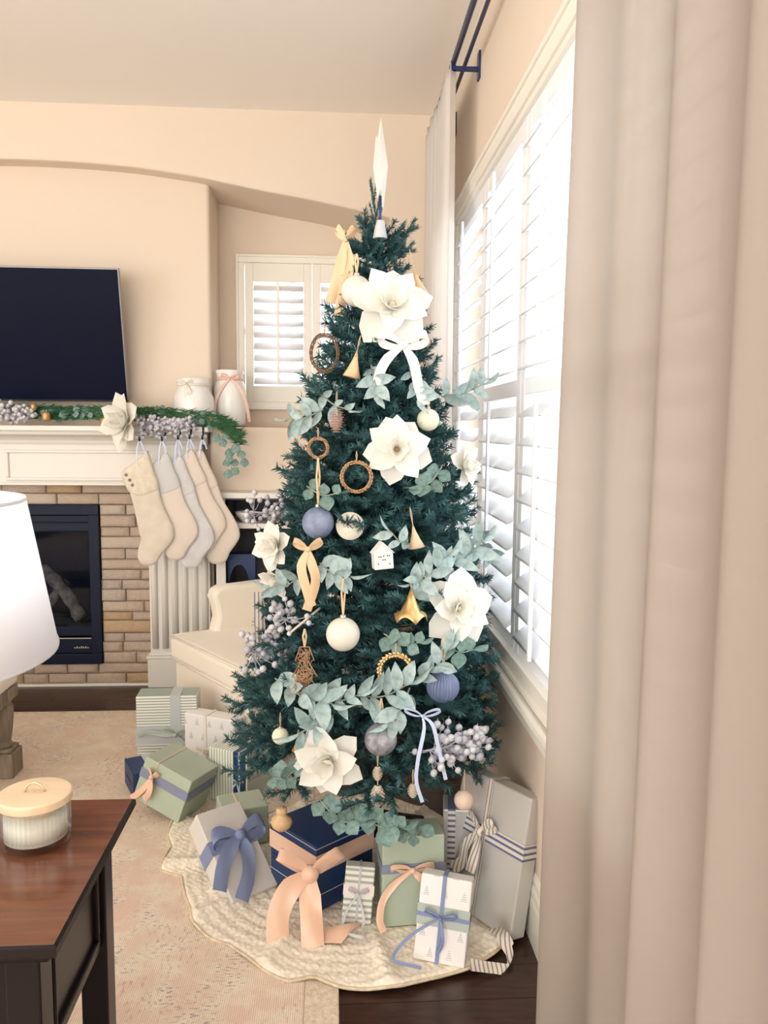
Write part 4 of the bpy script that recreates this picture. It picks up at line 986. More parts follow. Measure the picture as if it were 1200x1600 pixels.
# ------------------------------------------------------------------ baubles
def toward(p): d = Vector((EYE.x - p.x, EYE.y - p.y, 0)); return math.atan2(d.x, -d.y) * 1.0
def ornpos(x, y, push=.035): return hit(x, y, push)
def orn(name, x, y, label, cat='ornament', push=.035, group='ornaments hanging on the tree'):
    p = ornpos(x, y, push); return thing(name, label, cat, tuple(p), (0, 0, math.atan2(p.x, p.y) * -1), group), p
def pxr(r, p): return r / F * (p - EYE).dot(_f)
def loopstring(t, z, h, mat='ribbon_tan', w=.005, dx=.0):
    b = MB(); b.strip([(0, 0, z), (-w * .9 + dx * .5, -.003, z + h * .6), (dx, -.001, z + h)], [(w, 0, 0)] * 3); b.strip([(0, 0, z), (w * .9 + dx * .5, .002, z + h * .6), (dx, .001, z + h)], [(w, .001, 0)] * 3)
    b.build('hanging_loop', mat, t, True, solid=.0008)
def bauble(x, y, r, mat, label, loop='ribbon_tan', lh=.05, rib=None, cap='cap', push=.03, capless=False, dx=0):
    t, p = orn('bauble', x, y, label, 'bauble', push); q = pxr(r, p)
    if rib:
        b = MB(); n = 56; vs = []
        b.lathe([(max(1e-5, q * math.sin(PI * k / 18)), -q * math.cos(PI * k / 18)) for k in range(19)], n, None, (0, 0, 0), False, (1, rib)); b.build('ball', mat, t, False)
    else: MB().sphere((0, 0, 0), q, 28, 18).build('ball', mat, t)
    if not capless: MB().lathe([(.001, q * .97), (q * .17, q * .97), (q * .19, q * 1.0), (q * .17, q * 1.16), (q * .08, q * 1.2), (.001, q * 1.2)], 14, caps=False).build('cap', cap, t)
    loopstring(t, q * (1.15 if not capless else .98), lh, loop, .005 if loop.startswith('ribbon') else .002, dx); return t
bauble(557, 455, 24, 'ball_white', 'matte white ball hanging beside the top magnolia', 'ribbon_tan', .055)
bauble(669, 656, 17.5, 'ball_cream', 'pale cream ball above the star-shaped open magnolia', 'ribbon_tan', .035)
bauble(497, 817, 25, 'ball_blue', 'dusty blue veined ball at mid height of the tree', 'ribbon_tan', .13)
bauble(536, 991, 26.5, 'ball_white', 'large matte white ball on a tan ribbon in the middle of the tree', 'ribbon_tan', .10, push=.05)
bauble(692, 1073, 25, 'ball_rib', 'ribbed slate blue ball beside the window side of the tree', 'ribbon_tan', .09, rib=.035)
bauble(595, 1155, 25.5, 'ball_grey', 'mottled grey ball above the bottom branches', 'ribbon_tan', .07, capless=True)
bauble(438, 1150, 13, 'ball_cream', 'small cream gourd ball among the lower left branches', 'twine', .04)
bauble(725, 1250, 15.5, 'ball_blush', 'blush ball hanging in front of the tall silver gift', 'twine', .06, capless=True, push=.05)
# turned wooden bauble at the bottom
t, p = orn('wooden_bauble', 440, 1282, 'turned natural wood bauble hanging over the blue ribbon gift', 'ornament', .03)
q = pxr(17, p); MB().lathe([(.001, -q * .95), (q * .45, -q * .9), (q * .85, -q * .55), (q, -q * .15), (q * .9, q * .2), (q * .5, q * .5), (q * .42, q * .62), (q * .5, q * .7), (q * .5, q * 1.15), (q * .42, q * 1.25), (.001, q * 1.25)], 28, caps=False).build('body', 'wood_light', t)
loopstring(t, q * 1.2, .05, 'twine', .002)
# bells and cone ornaments
def cone_orn(x, y, h, w, mat, label, scal=0, lh=.03, rot=0):
    t, p = orn('bell_ornament', x, y, label, 'ornament', .04); H = pxr(h, p); W = pxr(w, p)
    n = 40; b = MB(); vs = []
    for k, (rr_, zz) in enumerate(((.02, H * .5), (.30, H * .12), (.62, -H * .2), (1.0, -H * .5))):
        for i in range(n):
            a = 2 * PI * i / n; s = abs(math.sin(a * 2.5)) * scal * (k == 3) * H * .22; vs.append((W * rr_ * math.cos(a), W * rr_ * math.sin(a), zz + s))
    b.add(vs, [(k * n + i, k * n + (i + 1) % n, (k + 1) * n + (i + 1) % n, (k + 1) * n + i) for k in range(3) for i in range(n)])
    b.build('bell', mat, t, True, solid=.0015); loopstring(t, H * .5, lh, 'twine', .002); t.rotation_euler[1] = rot; return t
cone_orn(642, 945, 52, 26, 'gold', 'gold cone bell with scalloped rim above the eucalyptus', 1)
cone_orn(554, 568, 44, 14, 'wood_light', 'light wooden bell below the top magnolia', 0, .04, R(12))
cone_orn(648, 838, 36, 13, 'wood_pale', 'small pale wooden bell above the lambs ear sprigs', 0, .05, R(-10))
cone_orn(652, 442, 40, 14, 'wood_light', 'wooden ornament on knotted twine right of the top magnolia', 0, .07, R(-14))
cone_orn(466, 1162, 22, 10, 'copper_leaf', 'little rust brown bell beside the lower left cream gourd', 0, .02)
# pinecones
def cone(x, y, h, w, mat, label, push=.03):
    t, p = orn('pinecone', x, y, label, 'pinecone', push); H = pxr(h, p); W = pxr(w, p)
    b = MB(); b.sphere((0, 0, 0), W * .7, 10, 8, H / W * .62)
    for k in range(11):
        zz = -H / 2 + H * (k + .3) / 11; r_ = W * math.sin(PI * (k + 1.0) / 12.5) ** .7; nn = 8
        for i in range(nn):
            a = 2 * PI * (i + .5 * (k % 2)) / nn; c_, s_ = math.cos(a), math.sin(a); u = Vector((-s_, c_, 0)) * W * .26
            o = Vector((c_ * r_, s_ * r_, zz)); i_ = Vector((c_ * r_ * .5, s_ * r_ * .5, zz + H * .05)); b.add([i_ - u * .5, i_ + u * .5, o + u, o - u, o + Vector((c_, s_, 0)) * W * .10 - Vector((0, 0, H * .02))], [(0, 1, 2, 3), (3, 2, 4)])
    b.build('scales', mat, t, False); loopstring(t, H / 2, .04, 'twine', .002); return t
cone(526, 655, 42, 14, 'pinecone', 'pinkish brown pinecone on the upper left of the tree')
cone(590, 1243, 34, 11, 'pinecone_pale', 'pale frosted pinecone under the mottled grey ball'); cone(590, 1208, 22, 8, 'pinecone_pale', 'small pale pinecone just below the mottled grey ball')
cone(645, 1235, 22, 8, 'pinecone_pale', 'tiny pale pinecone beside the ice blue bow tail')
# tin house
t, p = orn('tin_house', 597, 868, 'white punched tin house ornament in the middle of the tree', 'ornament', .05)
s = pxr(1, p); t.rotation_euler = (0, R(-4), t.rotation_euler[2] + R(14)); w, h = 15 * s, 20 * s
b = MB(); b.prism([(-w, -h), (w, -h), (w, h * .25), (0, h), (-w, h * .25)], -w * .7, w * .7, 1); hb = b.build('house_body', 'tin', t, False, bevel=.0008)
b = MB(); b.prism([(-w * 1.1, h * .2), (0, h * 1.0), (w * 1.1, h * .2), (w * 1.1, h * .28), (0, h * 1.12), (-w * 1.1, h * .28)], -w * .8, w * .8, 1); b.build('roof', 'tin', t, False)
b = MB()
for (u, v) in ((-.6, -.55), (-.5, 0.0), (-.3, .0), (.4, .05), (.62, .05), (-.1, -.25), (.12, -.25), (.6, -.6), (0, .05)): b.box(u * w - .0016, u * w + .0016, -w * .7 - .0004, -w * .7 + .001, v * h - .002, v * h + .0015)
b.build('punched_holes', 'black', hb, False); loopstring(t, h * 1.1, .03, 'twine', .0015)
# wreaths
def wreath(x, y, r, mat, label, leafy=False, tall=1.0):
    t, p = orn('wreath_ornament', x, y, label, 'wreath', .05); q = pxr(r, p); rn = random.Random(int(x)); b = MB()
    for k in range(4):
        P = [((q + .004 * math.sin(a * 5 + k * 1.6)) * math.cos(a), -.004 + .004 * math.cos(a * 6 + k), tall * (q + .004 * math.cos(a * 5 + k)) * math.sin(a)) for a in [2 * PI * i / 40 for i in range(40)]]; b.tube(P, .0018, 4, True)
    b.build('vine_ring', ('vine_dark' if mat == 'vine_dark' else 'twig') if not leafy else mat, t)
    b = MB(); n = 54
    for i in range(n):
        a = 2 * PI * i / n + rn.uniform(-.03, .03); sg = 1 if i % 2 else -1; c = Vector((q * math.cos(a), -.004, tall * q * math.sin(a)))
        d = Vector((-math.sin(a), 0, math.cos(a) * tall)).normalized() + Vector((math.cos(a), 0, math.sin(a))) * .75 * sg; d.normalize(); L = (.014 if leafy else .011) * r / 27; s_ = Vector((-d.z, 0, d.x)) * L * .27
        b.add([c, c + d * L * .5 + s_ + Vector((0, -.003, 0)), c + d * L, c + d * L * .5 - s_ + Vector((0, -.003, 0)), c + d * L * .5 + Vector((0, -.006, 0))], [(0, 1, 4), (1, 2, 4), (2, 3, 4), (3, 0, 4)])
    b.build('wreath_leaves', mat, t); loopstring(t, tall * q, .03, 'twine', .002)
wreath(557, 745, 23, 'copper_leaf', 'bronze leafy wreath ornament left of the open magnolia')
wreath(618, 1047, 25, 'gold', 'gold leaf wreath ornament beside the ribbed blue ball', True)
wreath(507, 552, 21, 'vine_dark', 'dark brown vine wreath on the upper left of the tree', False, 1.35)
wreath(497, 700, 15, 'twig', 'small brown twig wreath under the pinkish pinecone', False, 1.0)
# wicker tree
t, p = orn('wicker_tree', 476, 1046, 'woven brown wicker tree ornament left of the large white ball', 'ornament', .05); s = pxr(1, p); rn = random.Random(2)
outl = [(-7, 36), (7, 36), (15, 14), (5, 14), (20, -12), (8, -12), (24, -38), (-24, -38), (-8, -12), (-20, -12), (-5, 14), (-15, 14)]; b = MB()
b.tube([(x * s, 0, z * s) for x, z in outl], .0018, 5, True)
def inside(x, z):
    c = False; n = len(outl)
    for i in range(n):
        (x1, z1), (x2, z2) = outl[i], outl[i - 1]
        if (z1 > z) != (z2 > z) and x < (x2 - x1) * (z - z1) / (z2 - z1) + x1: c = not c
    return c
k = 0
while k < 130:
    x, z = rn.uniform(-22, 22), rn.uniform(-38, 36); a = rn.uniform(0, PI); L = rn.uniform(9, 17); x2, z2 = x + L * math.cos(a), z + L * math.sin(a)
    if inside(x, z) and inside(x2, z2): b.tube([(x * s, rn.uniform(-.004, .004), z * s), (x2 * s, rn.uniform(-.004, .004), z2 * s)], .0012, 4); k += 1
b.build('wicker', 'twig', t); loopstring(t, 36 * s, .05, 'ribbon_tan', .005)
# wood slice with hook, twig with a ball, hanging grey striped ribbon
t, p = orn('wood_slice', 547, 822, 'round cream wood slice behind the dusty blue ball', 'ornament', .0); s = pxr(1, p)
MB().lathe([(.001, -.004), (22 * s, -.004), (22 * s, .004), (.001, .004)], 28, Matrix.Rotation(R(75), 4, 'X'), caps=False).build('disc', 'wax', t)
MB().tube([(-.02, -.012, .015), (-.006, -.02, .008), (.008, -.022, -.004), (.014, -.022, .006), (.004, -.02, .014)], .0015, 5).build('wire_hook', 'black_metal', t)
t, p = orn('birch_twig', 452, 990, 'pale bare twig sticking out above the wicker tree', 'twig', .06); a_ = hit(500, 950, .0)
MB().tube([a_ - p, Vector((0, 0, 0))], .0035, 6).build('stick', 'ball_blush', t); t.rotation_euler = (0, 0, 0); MB().sphere((0, 0, 0), .007, 10, 6).build('tip', 'berry', t)
p = atY(403, 925, 2.42); t = thing('grey_ribbon', 'grey striped ribbon hanging at the left edge of the tree', 'ribbon', tuple(p))
MB().strip([(0, 0, 0), (.002, 0, -.06), (.006, .003, -.12), (.012, 0, -.17)], [(.032, .01, 0)] * 4).build('ribbon_strip', 'ribbon_grain', t, True, solid=.001)
# ------------------------------------------------------------------ bows on the tree
def treebow(x, y, size, w, mat, label, tails, push=.06, **k):
    p = hit(x, y, push); t = thing('ribbon_bow', label, 'bow', tuple(p), (0, 0, -math.atan2(p.x, p.y)), 'ribbon bows on the tree'); s = pxr(1, p)
    bow(t, size * s * 1.35, w * s, mat, tails=[[(a * s, -.012, -b_ * s) for a, b_ in tl] for tl in tails], **k); return t
treebow(540, 374, 16, 13, 'ribbon_tan', 'tan satin bow at the upper left near the tree tip', [[(-10, 50), (-24, 98)], [(6, 40), (-2, 75), (-10, 118)]], loopang=48, tailw=15 * .0021)
treebow(630, 540, 30, 16, 'ribbon_blush', 'blush and white bow below the top magnolia', [[(-25, 22), (-38, 50), (-37, 84)], [(16, 25), (24, 60), (34, 92)]], push=.09)
treebow(481, 858, 19, 11, 'ribbon_tan', 'tan satin bow with a curling tail left of the tin house', [[(-10, 28), (0, 70), (6, 90)], [(6, 22), (12, 52), (-2, 96)]], push=.08, loopang=30, tailw=14 * .0019)
treebow(660, 1118, 22, 6, 'ribbon_ice', 'thin ice blue velvet bow beside the grey berries', [[(3, 20), (-6, 70), (-8, 105), (2, 138)], [(16, 12), (26, 50), (38, 100)]], push=.09)
# ------------------------------------------------------------------ magnolias on the tree
MG = [(612, 478, 74, (.1, -1, .35), 'large white magnolia near the top of the tree', 1, .95),
      (620, 702, 58, (-.05, -1, .1), 'wide open white magnolia with reddish centre on the upper tree', 3, 1.02),
      (716, 950, 62, (.25, -1, .1), 'big white magnolia on the window side of the tree', 2, .9),
      (513, 1190, 62, (-.15, -1, .0), 'creamy white magnolia low on the front of the tree', 4, .85),
      (430, 852, 44, (-.75, -.8, .1), 'pale magnolia on the left edge beside the built-in shelf', 5, .75),
      (432, 905, 34, (-.5, -.8, -.5), 'folded pale magnolia just above the armchair arm', 7, .55),
      (727, 728, 40, (.8, -.7, .1), 'washed-out white magnolia against the shutters', 6, .8)]
for x, y, r, d, lab, sd, op in MG:
    p = hit(x, y, .055); magnolia(tuple(p), d, pxr(r, p), lab, sd, op)
# ------------------------------------------------------------------ berries on the tree
for x, y, dx, n, lab, sd, r in ((392, 1018, (.10, .05, .0), 70, 'pale grey berry spray reaching left over the armchair', 41, .0105), (395, 800, (.10, .04, -.01), 45, 'grey berry spray beside the left edge magnolia', 42, .0085),
                               (670, 1172, (.17, .03, .015), 90, 'frosty grey berry spray low on the window side', 43, .0105), (455, 965, (-.05, .03, -.02), 22, 'dark grey berries behind the bare twig', 44, .010)):
    p = hit(x, y, .05); berries(tuple(p), dx, lab, n, sd, r, spread=.065)
# ------------------------------------------------------------------ lambs ear and eucalyptus sprigs
def tsprig(x0, y0, x1, y1, lab, n, size, mes=ears, sag=.01, seed=0, name='lambs_ear_sprig', wide=1.0, push=.05, spread=50):
    a = hit(x0, y0, push * .4); c = hit(x1, y1, push + .02); m_ = (a + c) / 2 + Vector((0, -.02, -sag))
    sprig(name, lab, 'leaves', [a, m_, c], mes, n, size * (1.22 if mes is ears else 1.1), 'leafy sprigs on the tree', spread, True, seed, face=(EYE - m_).normalized(), wide=wide)
SP = [(430, 1060, 520, 1100, 'sage lambs ear sprig spreading above the creamy magnolia', 10, .072), (520, 1100, 468, 1145, 'pale lambs ear leaves pointing down left of the creamy magnolia', 7, .07),
      (500, 1085, 562, 1085, 'rounded lambs ear leaves above the creamy magnolia', 7, .062), (560, 1088, 640, 1068, 'sage lambs ear sprig crossing the gold leaf wreath', 9, .068),
      (640, 1075, 608, 1125, 'slender lambs ear leaves above the mottled grey ball', 5, .06), (650, 1060, 700, 1015, 'dim lambs ear leaves behind the ribbed blue ball', 7, .06),
      (500, 880, 548, 900, 'pale lambs ear leaves below the dusty blue ball', 8, .062), (470, 900, 425, 915, 'sage leaves behind the tan curling bow', 5, .06),
      (640, 915, 700, 870, 'lambs ear sprig rising right of the tin house', 9, .066), (690, 885, 755, 845, 'lambs ear sprig reaching for the shutters at mid height', 9, .066),
      (668, 885, 640, 912, 'lambs ear leaves above the gold cone bell', 4, .042), (640, 850, 610, 830, 'lambs ear leaves over the tin house roof', 5, .05),
      (690, 620, 755, 600, 'pale lambs ear sprig against the bright window near the top', 9, .066), (640, 575, 655, 620, 'lambs ear leaves between the blush bow tails', 7, .056),
      (580, 570, 590, 612, 'grey green leaves under the light wooden bell', 6, .054), (505, 640, 448, 655, 'pale lambs ear sprig sticking out on the upper left', 8, .06),
      (500, 615, 545, 640, 'muted leaves around the pinkish pinecone', 5, .05), (745, 830, 770, 870, 'washed-out leaves at the window edge of the tree', 6, .055)]
for i, s_ in enumerate(SP): tsprig(*s_[:4], s_[4], s_[5], s_[6], seed=i + 3)
EU = [(500, 1250, 560, 1285, 'round eucalyptus leaves hanging under the creamy magnolia', 9, .048), (560, 1265, 625, 1290, 'round eucalyptus leaves above the sage gift', 9, .050),
      (660, 1285, 632, 1300, 'dusky eucalyptus leaves over the sage gift edge', 5, .046), (425, 1215, 470, 1190, 'dark eucalyptus leaves at the lower left of the tree', 8, .045),
      (690, 730, 650, 760, 'eucalyptus leaves under the open magnolia', 7, .044), (600, 990, 655, 1004, 'light green eucalyptus leaves under the gold cone bell', 7, .042),
      (480, 760, 530, 770, 'dim eucalyptus leaves above the dusty blue ball', 5, .04), (690, 1000, 740, 1015, 'dusky eucalyptus leaves below the window side magnolia', 5, .048)]
for i, s_ in enumerate(EU): tsprig(*s_[:4], s_[4], s_[5], s_[6], mes=eucs, seed=i + 50, name='eucalyptus_sprig', sag=.015, spread=62)

# ================================================================== TREE SKIRT
edge = [(275, 1280), (262, 1310), (268, 1330), (250, 1366), (285, 1375), (298, 1425), (302, 1450), (325, 1472), (358, 1483), (390, 1508), (450, 1542), (470, 1540), (490, 1536), (528, 1550), (580, 1554), (630, 1550), (672, 1537), (700, 1530), (735, 1522), (765, 1503), (790, 1478), (815, 1452), (818, 1425), (812, 1405)]
SC = Vector((.06, 2.46, 0)); ang_r = []
for x, y in edge:
    g_ = gr(x, y) - SC; ang_r.append((math.atan2(g_.y, g_.x) % (2 * PI), math.hypot(g_.x, g_.y)))
ang_r.sort()
for k in range(1, 12):                                # hidden rear part
    a = (ang_r[-1][0]) + (ang_r[0][0] + 2 * PI - ang_r[-1][0]) * k / 12 if ang_r[-1][0] > ang_r[0][0] else 0
    ang_r.append((a, .44 + .02 * math.sin(k * 2)))
AA = sorted([((a % (2 * PI)), r) for a, r in ang_r])
aa = np.array([x[0] for x in AA]); ra = np.array([x[1] for x in AA])
ra_ = lambda a: float(np.interp(a % (2 * PI), np.r_[aa[-1] - 2 * PI, aa, aa[0] + 2 * PI], np.r_[ra[-1], ra, ra[0]]))
sk = thing('tree_skirt', 'cream knitted tree skirt with wavy scalloped edge under the gifts', 'tree skirt', tuple(SC))
def skf(u, v):
    a = 2 * PI * u; r = .04 + (ra_(a) - .04) * v; w = math.sin(a * 9 + 1) * .5 + .5; s_ = abs(((a * 11 / (2 * PI)) % 1) - .5) * 2
    ridge = .016 * math.exp(-((s_ - 0) / .16) ** 2) * sq(v, .5, .75) + .005 * w * v
    z = .014 + (.003 + ridge) * (1 if v > .3 else v / .3) + (.006 * math.sin(r * 160) * .25 + .0025 * math.sin(a * 150 * 1) * math.sin(r * 230)) * sq(v, .3, .5)
    if v > .985: z = .0125
    return (r * math.cos(a), r * math.sin(a), z)
MB().grid(skf, 420, 64, closeu=True).build('knitted_cloth', 'knit', sk, True)
b = MB(); b.tube([(ra_(a) * math.cos(a), ra_(a) * math.sin(a), .0155 + .003 * math.sin(a * 17)) for a in [2 * PI * k / 220 for k in range(220)]], .0045, 6, True); b.build('crochet_edge', 'jute', sk)
# ================================================================== GIFTS
GB = .022                                              # top of rug and skirt under the gifts
def gift(px_, py_, w, d, h, yw, paper, label, tilt=(0, 0), z=GB, anchor='front', name='gift_box', bev=.004):
    """front-bottom-centre of the box at pixel px_, py_; yaw in degrees; local frame: x across, -y front, z up"""
    p = gr(px_, py_, z); t = thing(name, label, 'gift', tuple(p), (R(tilt[0]), R(tilt[1]), R(yw)), 'wrapped gifts around the tree')
    bx = MB().box(-w / 2, w / 2, 0, d, 0, h).build('wrapped_box', paper, t, False, bevel=bev, seg=3)
    # folded paper ends
    for sx in (-1, 1):
        x = sx * (w / 2 + .0004); y0, y1 = 0 + .006, d - .006
        b = MB(); b.add([(x, y0, h * .5 - .004), (x, y1, h * .5 - .004), (x + sx * .0012, y1, h * .5), (x + sx * .0012, y0, h * .5)], [(0, 1, 2, 3)])
        b.build('paper_fold', paper, bx, False, solid=.0008)
    return t
def band(t, w, d, h, kind, pos, bw, mat, e=.0016, name='ribbon_band'):
    b = MB()
    if kind == 'h':      # horizontal band around the box at height pos
        z0, z1 = pos - bw / 2, pos + bw / 2
        b.add([(-w/2-e, -e, z0), (w/2+e, -e, z0), (w/2+e, d+e, z0), (-w/2-e, d+e, z0), (-w/2-e, -e, z1), (w/2+e, -e, z1), (w/2+e, d+e, z1), (-w/2-e, d+e, z1)], [(0, 1, 5, 4), (1, 2, 6, 5), (2, 3, 7, 6), (3, 0, 4, 7)])
    elif kind == 'v':    # over the top and the front
        x0, x1 = pos - bw / 2, pos + bw / 2; b.add([(x0, -e, 0), (x1, -e, 0), (x1, -e, h+e), (x0, -e, h+e), (x0, d+e, h+e), (x1, d+e, h+e), (x1, d+e, 0), (x0, d+e, 0)], [(0, 1, 2, 3), (3, 2, 5, 4), (4, 5, 6, 7)])
    else:                # 's' : around the sides over the top, at depth pos
        y0, y1 = pos - bw / 2, pos + bw / 2; b.add([(-w/2-e, y0, 0), (-w/2-e, y1, 0), (-w/2-e, y1, h+e), (-w/2-e, y0, h+e), (w/2+e, y0, h+e), (w/2+e, y1, h+e), (w/2+e, y1, 0), (w/2+e, y0, 0)], [(0, 1, 2, 3), (3, 2, 5, 4), (4, 5, 6, 7)])
    return b.build(name, mat, t, False, solid=.0008)
# 1 tall striped box
w, d, h = .245, .11, .295; t = gift(262, 1196, w, d, h, 2, 'paper_stripe_h', 'tall white and green striped gift farthest from the camera, with grey bow', z=.011)
band(t, w, d, h, 'v', .035, .042, 'ribbon_silver'); band(t, w, d, h, 'h', .13, .075, 'ribbon_silver')
bowpart(t, (.035, -.012, .135), .055, .020, 'ribbon_sage', tails=([(-.05, -.004, .005), (-.11, -.004, .015), (-.15, -.006, .0)], [(.03, -.006, -.03), (.05, -.006, -.07), (.06, -.008, -.085)]))
# 2 white printed box
w, d, h = .24, .075, .235; t = gift(328, 1208, w, d, h, -26, 'paper_trees', 'white tree-print gift with cream twine bow, next to the tall striped one', z=.011)
band(t, w, d, h, 'h', .085, .014, 'ribbon_cream'); band(t, w, d, h, 'v', -.02, .014, 'ribbon_cream')
bowpart(t, (-.02, -.012, .09), .034, .010, 'ribbon_cream', tails=((-.8, -1.6), (.6, -1.8)))
# 3 navy box left
w, d, h = .14, .16, .10; t = gift(238, 1243, w, d, h, 25, 'paper_navy', 'small navy gift under the tilted sage gift', z=.012)
band(t, w, d, h, 'v', .01, .035, 'ribbon_silver')
# 4 tilted sage box
w, d, h = .20, .18, .165; t = gift(242, 1266, w, d, h, -24, 'paper_sage', 'tilted sage green gift with slate band and peach bow', tilt=(-4, 19), z=.050)
band(t, w, d, h, 'h', .105, .034, 'ribbon_slate'); band(t, w, d, h, 'v', -.045, .004, 'ribbon_peach')
bowpart(t, (-.045, -.012, .115), .030, .022, 'ribbon_peach', tails=([(-.01, -.008, -.04), (-.03, -.006, -.08), (-.05, -.004, -.11)], [(.012, -.012, -.03), (.012, -.014, -.06), (.0, -.010, -.085)]), loopang=50)
# 5 vertical stripes
w, d, h = .175, .16, .205; t = gift(356, 1256, w, d, h, -30, 'paper_stripe_v', 'sage and white pinstriped gift with navy band', z=.012)
band(t, w, d, h, 'v', .055, .055, 'paper_navy'); band(t, w, d, h, 'v', .055, .006, 'ribbon_ice', e=.003)
bowpart(t, (.055, -.012, .10), .028, .005, 'ribbon_ice', tails=((-.7, -1.8), (.6, -2.0)))
# 6 sage box behind
w, d, h = .15, .13, .13; t = gift(385, 1322, w, d, h, 18, 'paper_sage', 'sage green gift with peach string behind the blue ribbon gift')
band(t, w, d, h, 'h', .085, .006, 'ribbon_peach'); band(t, w, d, h, 'v', -.02, .006, 'ribbon_peach')
# 7 pale box leaning, blue bow
w, d, h = .155, .085, .29; t = gift(400, 1396, w, d, h, 36, 'paper_pale', 'pale silver gift lying tilted with a large blue ribbon bow', tilt=(-52, 0), z=.030)
band(t, w, d, h, 'h', .17, .045, 'ribbon_blue')
bowpart(t, (.02, -.014, .175), .09, .044, 'ribbon_blue', tails=([(-.05, -.02, -.03), (-.10, -.03, -.08), (-.135, -.02, -.14)], [(-.01, -.02, -.06), (-.04, -.035, -.13), (-.09, -.03, -.19)]), loopang=-8)
# 8 navy box with the satin ribbon
w, d, h = .22, .22, .20; t = gift(468, 1412, w, d, h, -38, 'paper_navy', 'large navy gift wrapped with a wide peach satin ribbon')
t.location = gr(494, 1428, GB); t.rotation_euler = (0, 0, R(40))
# rotated so that one vertical corner faces the camera: recentre the box on that corner
for c in t.children: c.location = (w / 2, 0, 0)
for z0 in (.052, .192): 
    e = .0012; o = band(t, w, d, h, 'h', z0, .0025, 'ribbon_silver', e=.0014, name='silver_line'); o.location = (w / 2, 0, 0)
o = band(t, w, d, h, 'h', .145, .055, 'ribbon_peach'); o.location = (w / 2, 0, 0)
bw_ = bowpart(t, (-.045, -.030, .155), .105, .060, 'ribbon_peach', rot=(0, 0, R(-40)), loopang=-34, bulge=.25,
        tails=([(-.055, -.03, -.03), (-.085, -.05, -.09), (-.085, -.07, -.150)], [(.0, -.03, -.05), (.005, -.06, -.10), (.01, -.09, -.160)]), tailw=.062)
MB().strip([(-.04, -.085, .0035), (.02, -.105, .004), (.07, -.12, .018), (.10, -.10, .020), (.115, -.075, .006)], [(.02, .05, 0), (.0, .055, .0), (.0, .05, .02), (.02, .05, 0), (.03, .03, 0)]).build('ribbon_curl', 'ribbon_peach', t, True, solid=.001).rotation_euler = (0, 0, R(-40))
# 9 small striped
w, d, h = .083, .05, .158; t = gift(556, 1446, w, d, h, -5, 'paper_stripe_small', 'little green and white striped gift with silver ribbon', tilt=(-12, 4))
band(t, w, d, h, 'h', .095, .028, 'ribbon_blush'); band(t, w, d, h, 'v', .0, .006, 'ribbon_silver')
bowpart(t, (0, -.01, .09), .030, .008, 'ribbon_silver', tails=([(-.03, -.01, -.05), (-.035, -.03, -.09), (-.01, -.06, -.088), (.02, -.075, -.086)], [(.02, -.01, -.06), (.02, -.03, -.085), (.035, -.09, -.088)]))
# 10 sage, with slate band and peach bow
w, d, h = .175, .11, .255; t = gift(646, 1446, w, d, h, 4, 'paper_sage', 'upright sage gift with slate band and peach bow, in front centre right', tilt=(-3, 0))
band(t, w, d, h, 'h', .165, .026, 'ribbon_slate')
bowpart(t, (-.005, -.010, .165), .062, .020, 'ribbon_peach', tails=([(-.05, -.012, -.03), (-.085, -.02, -.07), (-.095, -.03, -.12), (-.085, -.035, -.15)], [(.02, -.008, -.02), (.035, -.006, -.045)]), loopang=8)
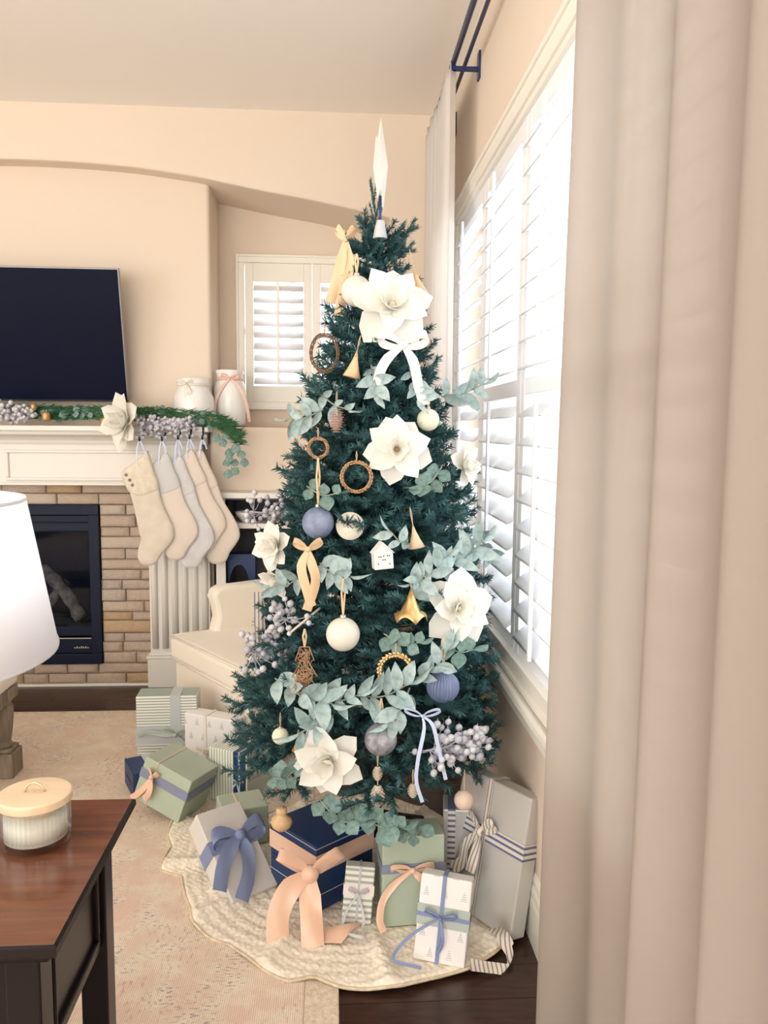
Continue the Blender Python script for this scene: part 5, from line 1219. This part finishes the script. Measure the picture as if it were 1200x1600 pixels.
# 11 white printed small, leaning on 10
w, d, h = .135, .055, .215; t = gift(685, 1506, w, d, h, -17, 'paper_trees_small', 'white tree-print gift with sage band and thin blue bow, front right', tilt=(-14, 3))
band(t, w, d, h, 'h', .115, .052, 'ribbon_sage'); band(t, w, d, h, 'h', .115, .010, 'ribbon_blue', e=.003); band(t, w, d, h, 'v', -.005, .010, 'ribbon_blue', e=.0035)
bowpart(t, (-.005, -.012, .115), .045, .009, 'ribbon_blue', tails=([(-.06, -.015, -.04), (-.10, -.03, -.085), (-.10, -.05, -.105), (-.03, -.05, -.108)], [(.01, -.012, -.03), (.012, -.012, -.06), (.0, -.012, -.085)]))
# 12 tall silver leaning on the wall
w, d, h = .27, .06, .39; br = gr(796, 1472, GB)
t = thing('gift_box', 'tall silver-grey gift leaning against the wall below the window', 'gift', tuple(br), (R(0), R(0), R(-58)), 'wrapped gifts around the tree')
Ml = Matrix.Translation(br) @ Matrix.Rotation(R(-56), 4, 'Z') @ Matrix.Rotation(R(-11), 4, 'X') @ Matrix.Translation((-w / 2, 0, 0))
t.matrix_world = Ml
MB().box(-w / 2, w / 2, 0, d, 0, h).build('wrapped_box', 'paper_silver', t, False, bevel=.005, seg=3)
band(t, w, d, h, 'h', .24, .045, 'ribbon_navy_stripe'); band(t, w, d, h, 'v', -.015, .020, 'ribbon_grain', e=.003)
bowpart(t, (-.015, -.014, .245), .060, .034, 'ribbon_grain', tails=([(-.03, -.02, -.05), (-.035, -.02, -.10), (-.06, -.03, -.13)], [(.01, -.02, -.06), (.01, -.03, -.11)]), loopang=-35)
g1 = gr(745, 1505, .0125)
t = thing('loose_ribbon', 'loose striped ribbon end trailing on the dark floor by the tall gift', 'ribbon', tuple(g1))
Q = [gr(x, y, z) - g1 for x, y, z in ((770, 1450, .10), (785, 1462, .05), (797, 1492, .018), (792, 1512, .012), (770, 1512, .012), (735, 1508, .028))]
MB().strip(spline(Q, 18), [(.036, -.006, .01)] * 6 + [(.02, .02, .012)] * 6 + [(.004, .030, .012)] * 6).build('ribbon_strip', 'ribbon_grain', t, True, solid=.001)
# 13 grey box behind the sage one
w, d, h = .12, .10, .27; t = gift(722, 1402, w, d, h, -8, 'paper_silver', 'grey gift with striped ribbon wedged behind the sage gift')
band(t, w, d, h, 'v', -.035, .022, 'ribbon_navy_stripe')

bpy.context.view_layer.update()
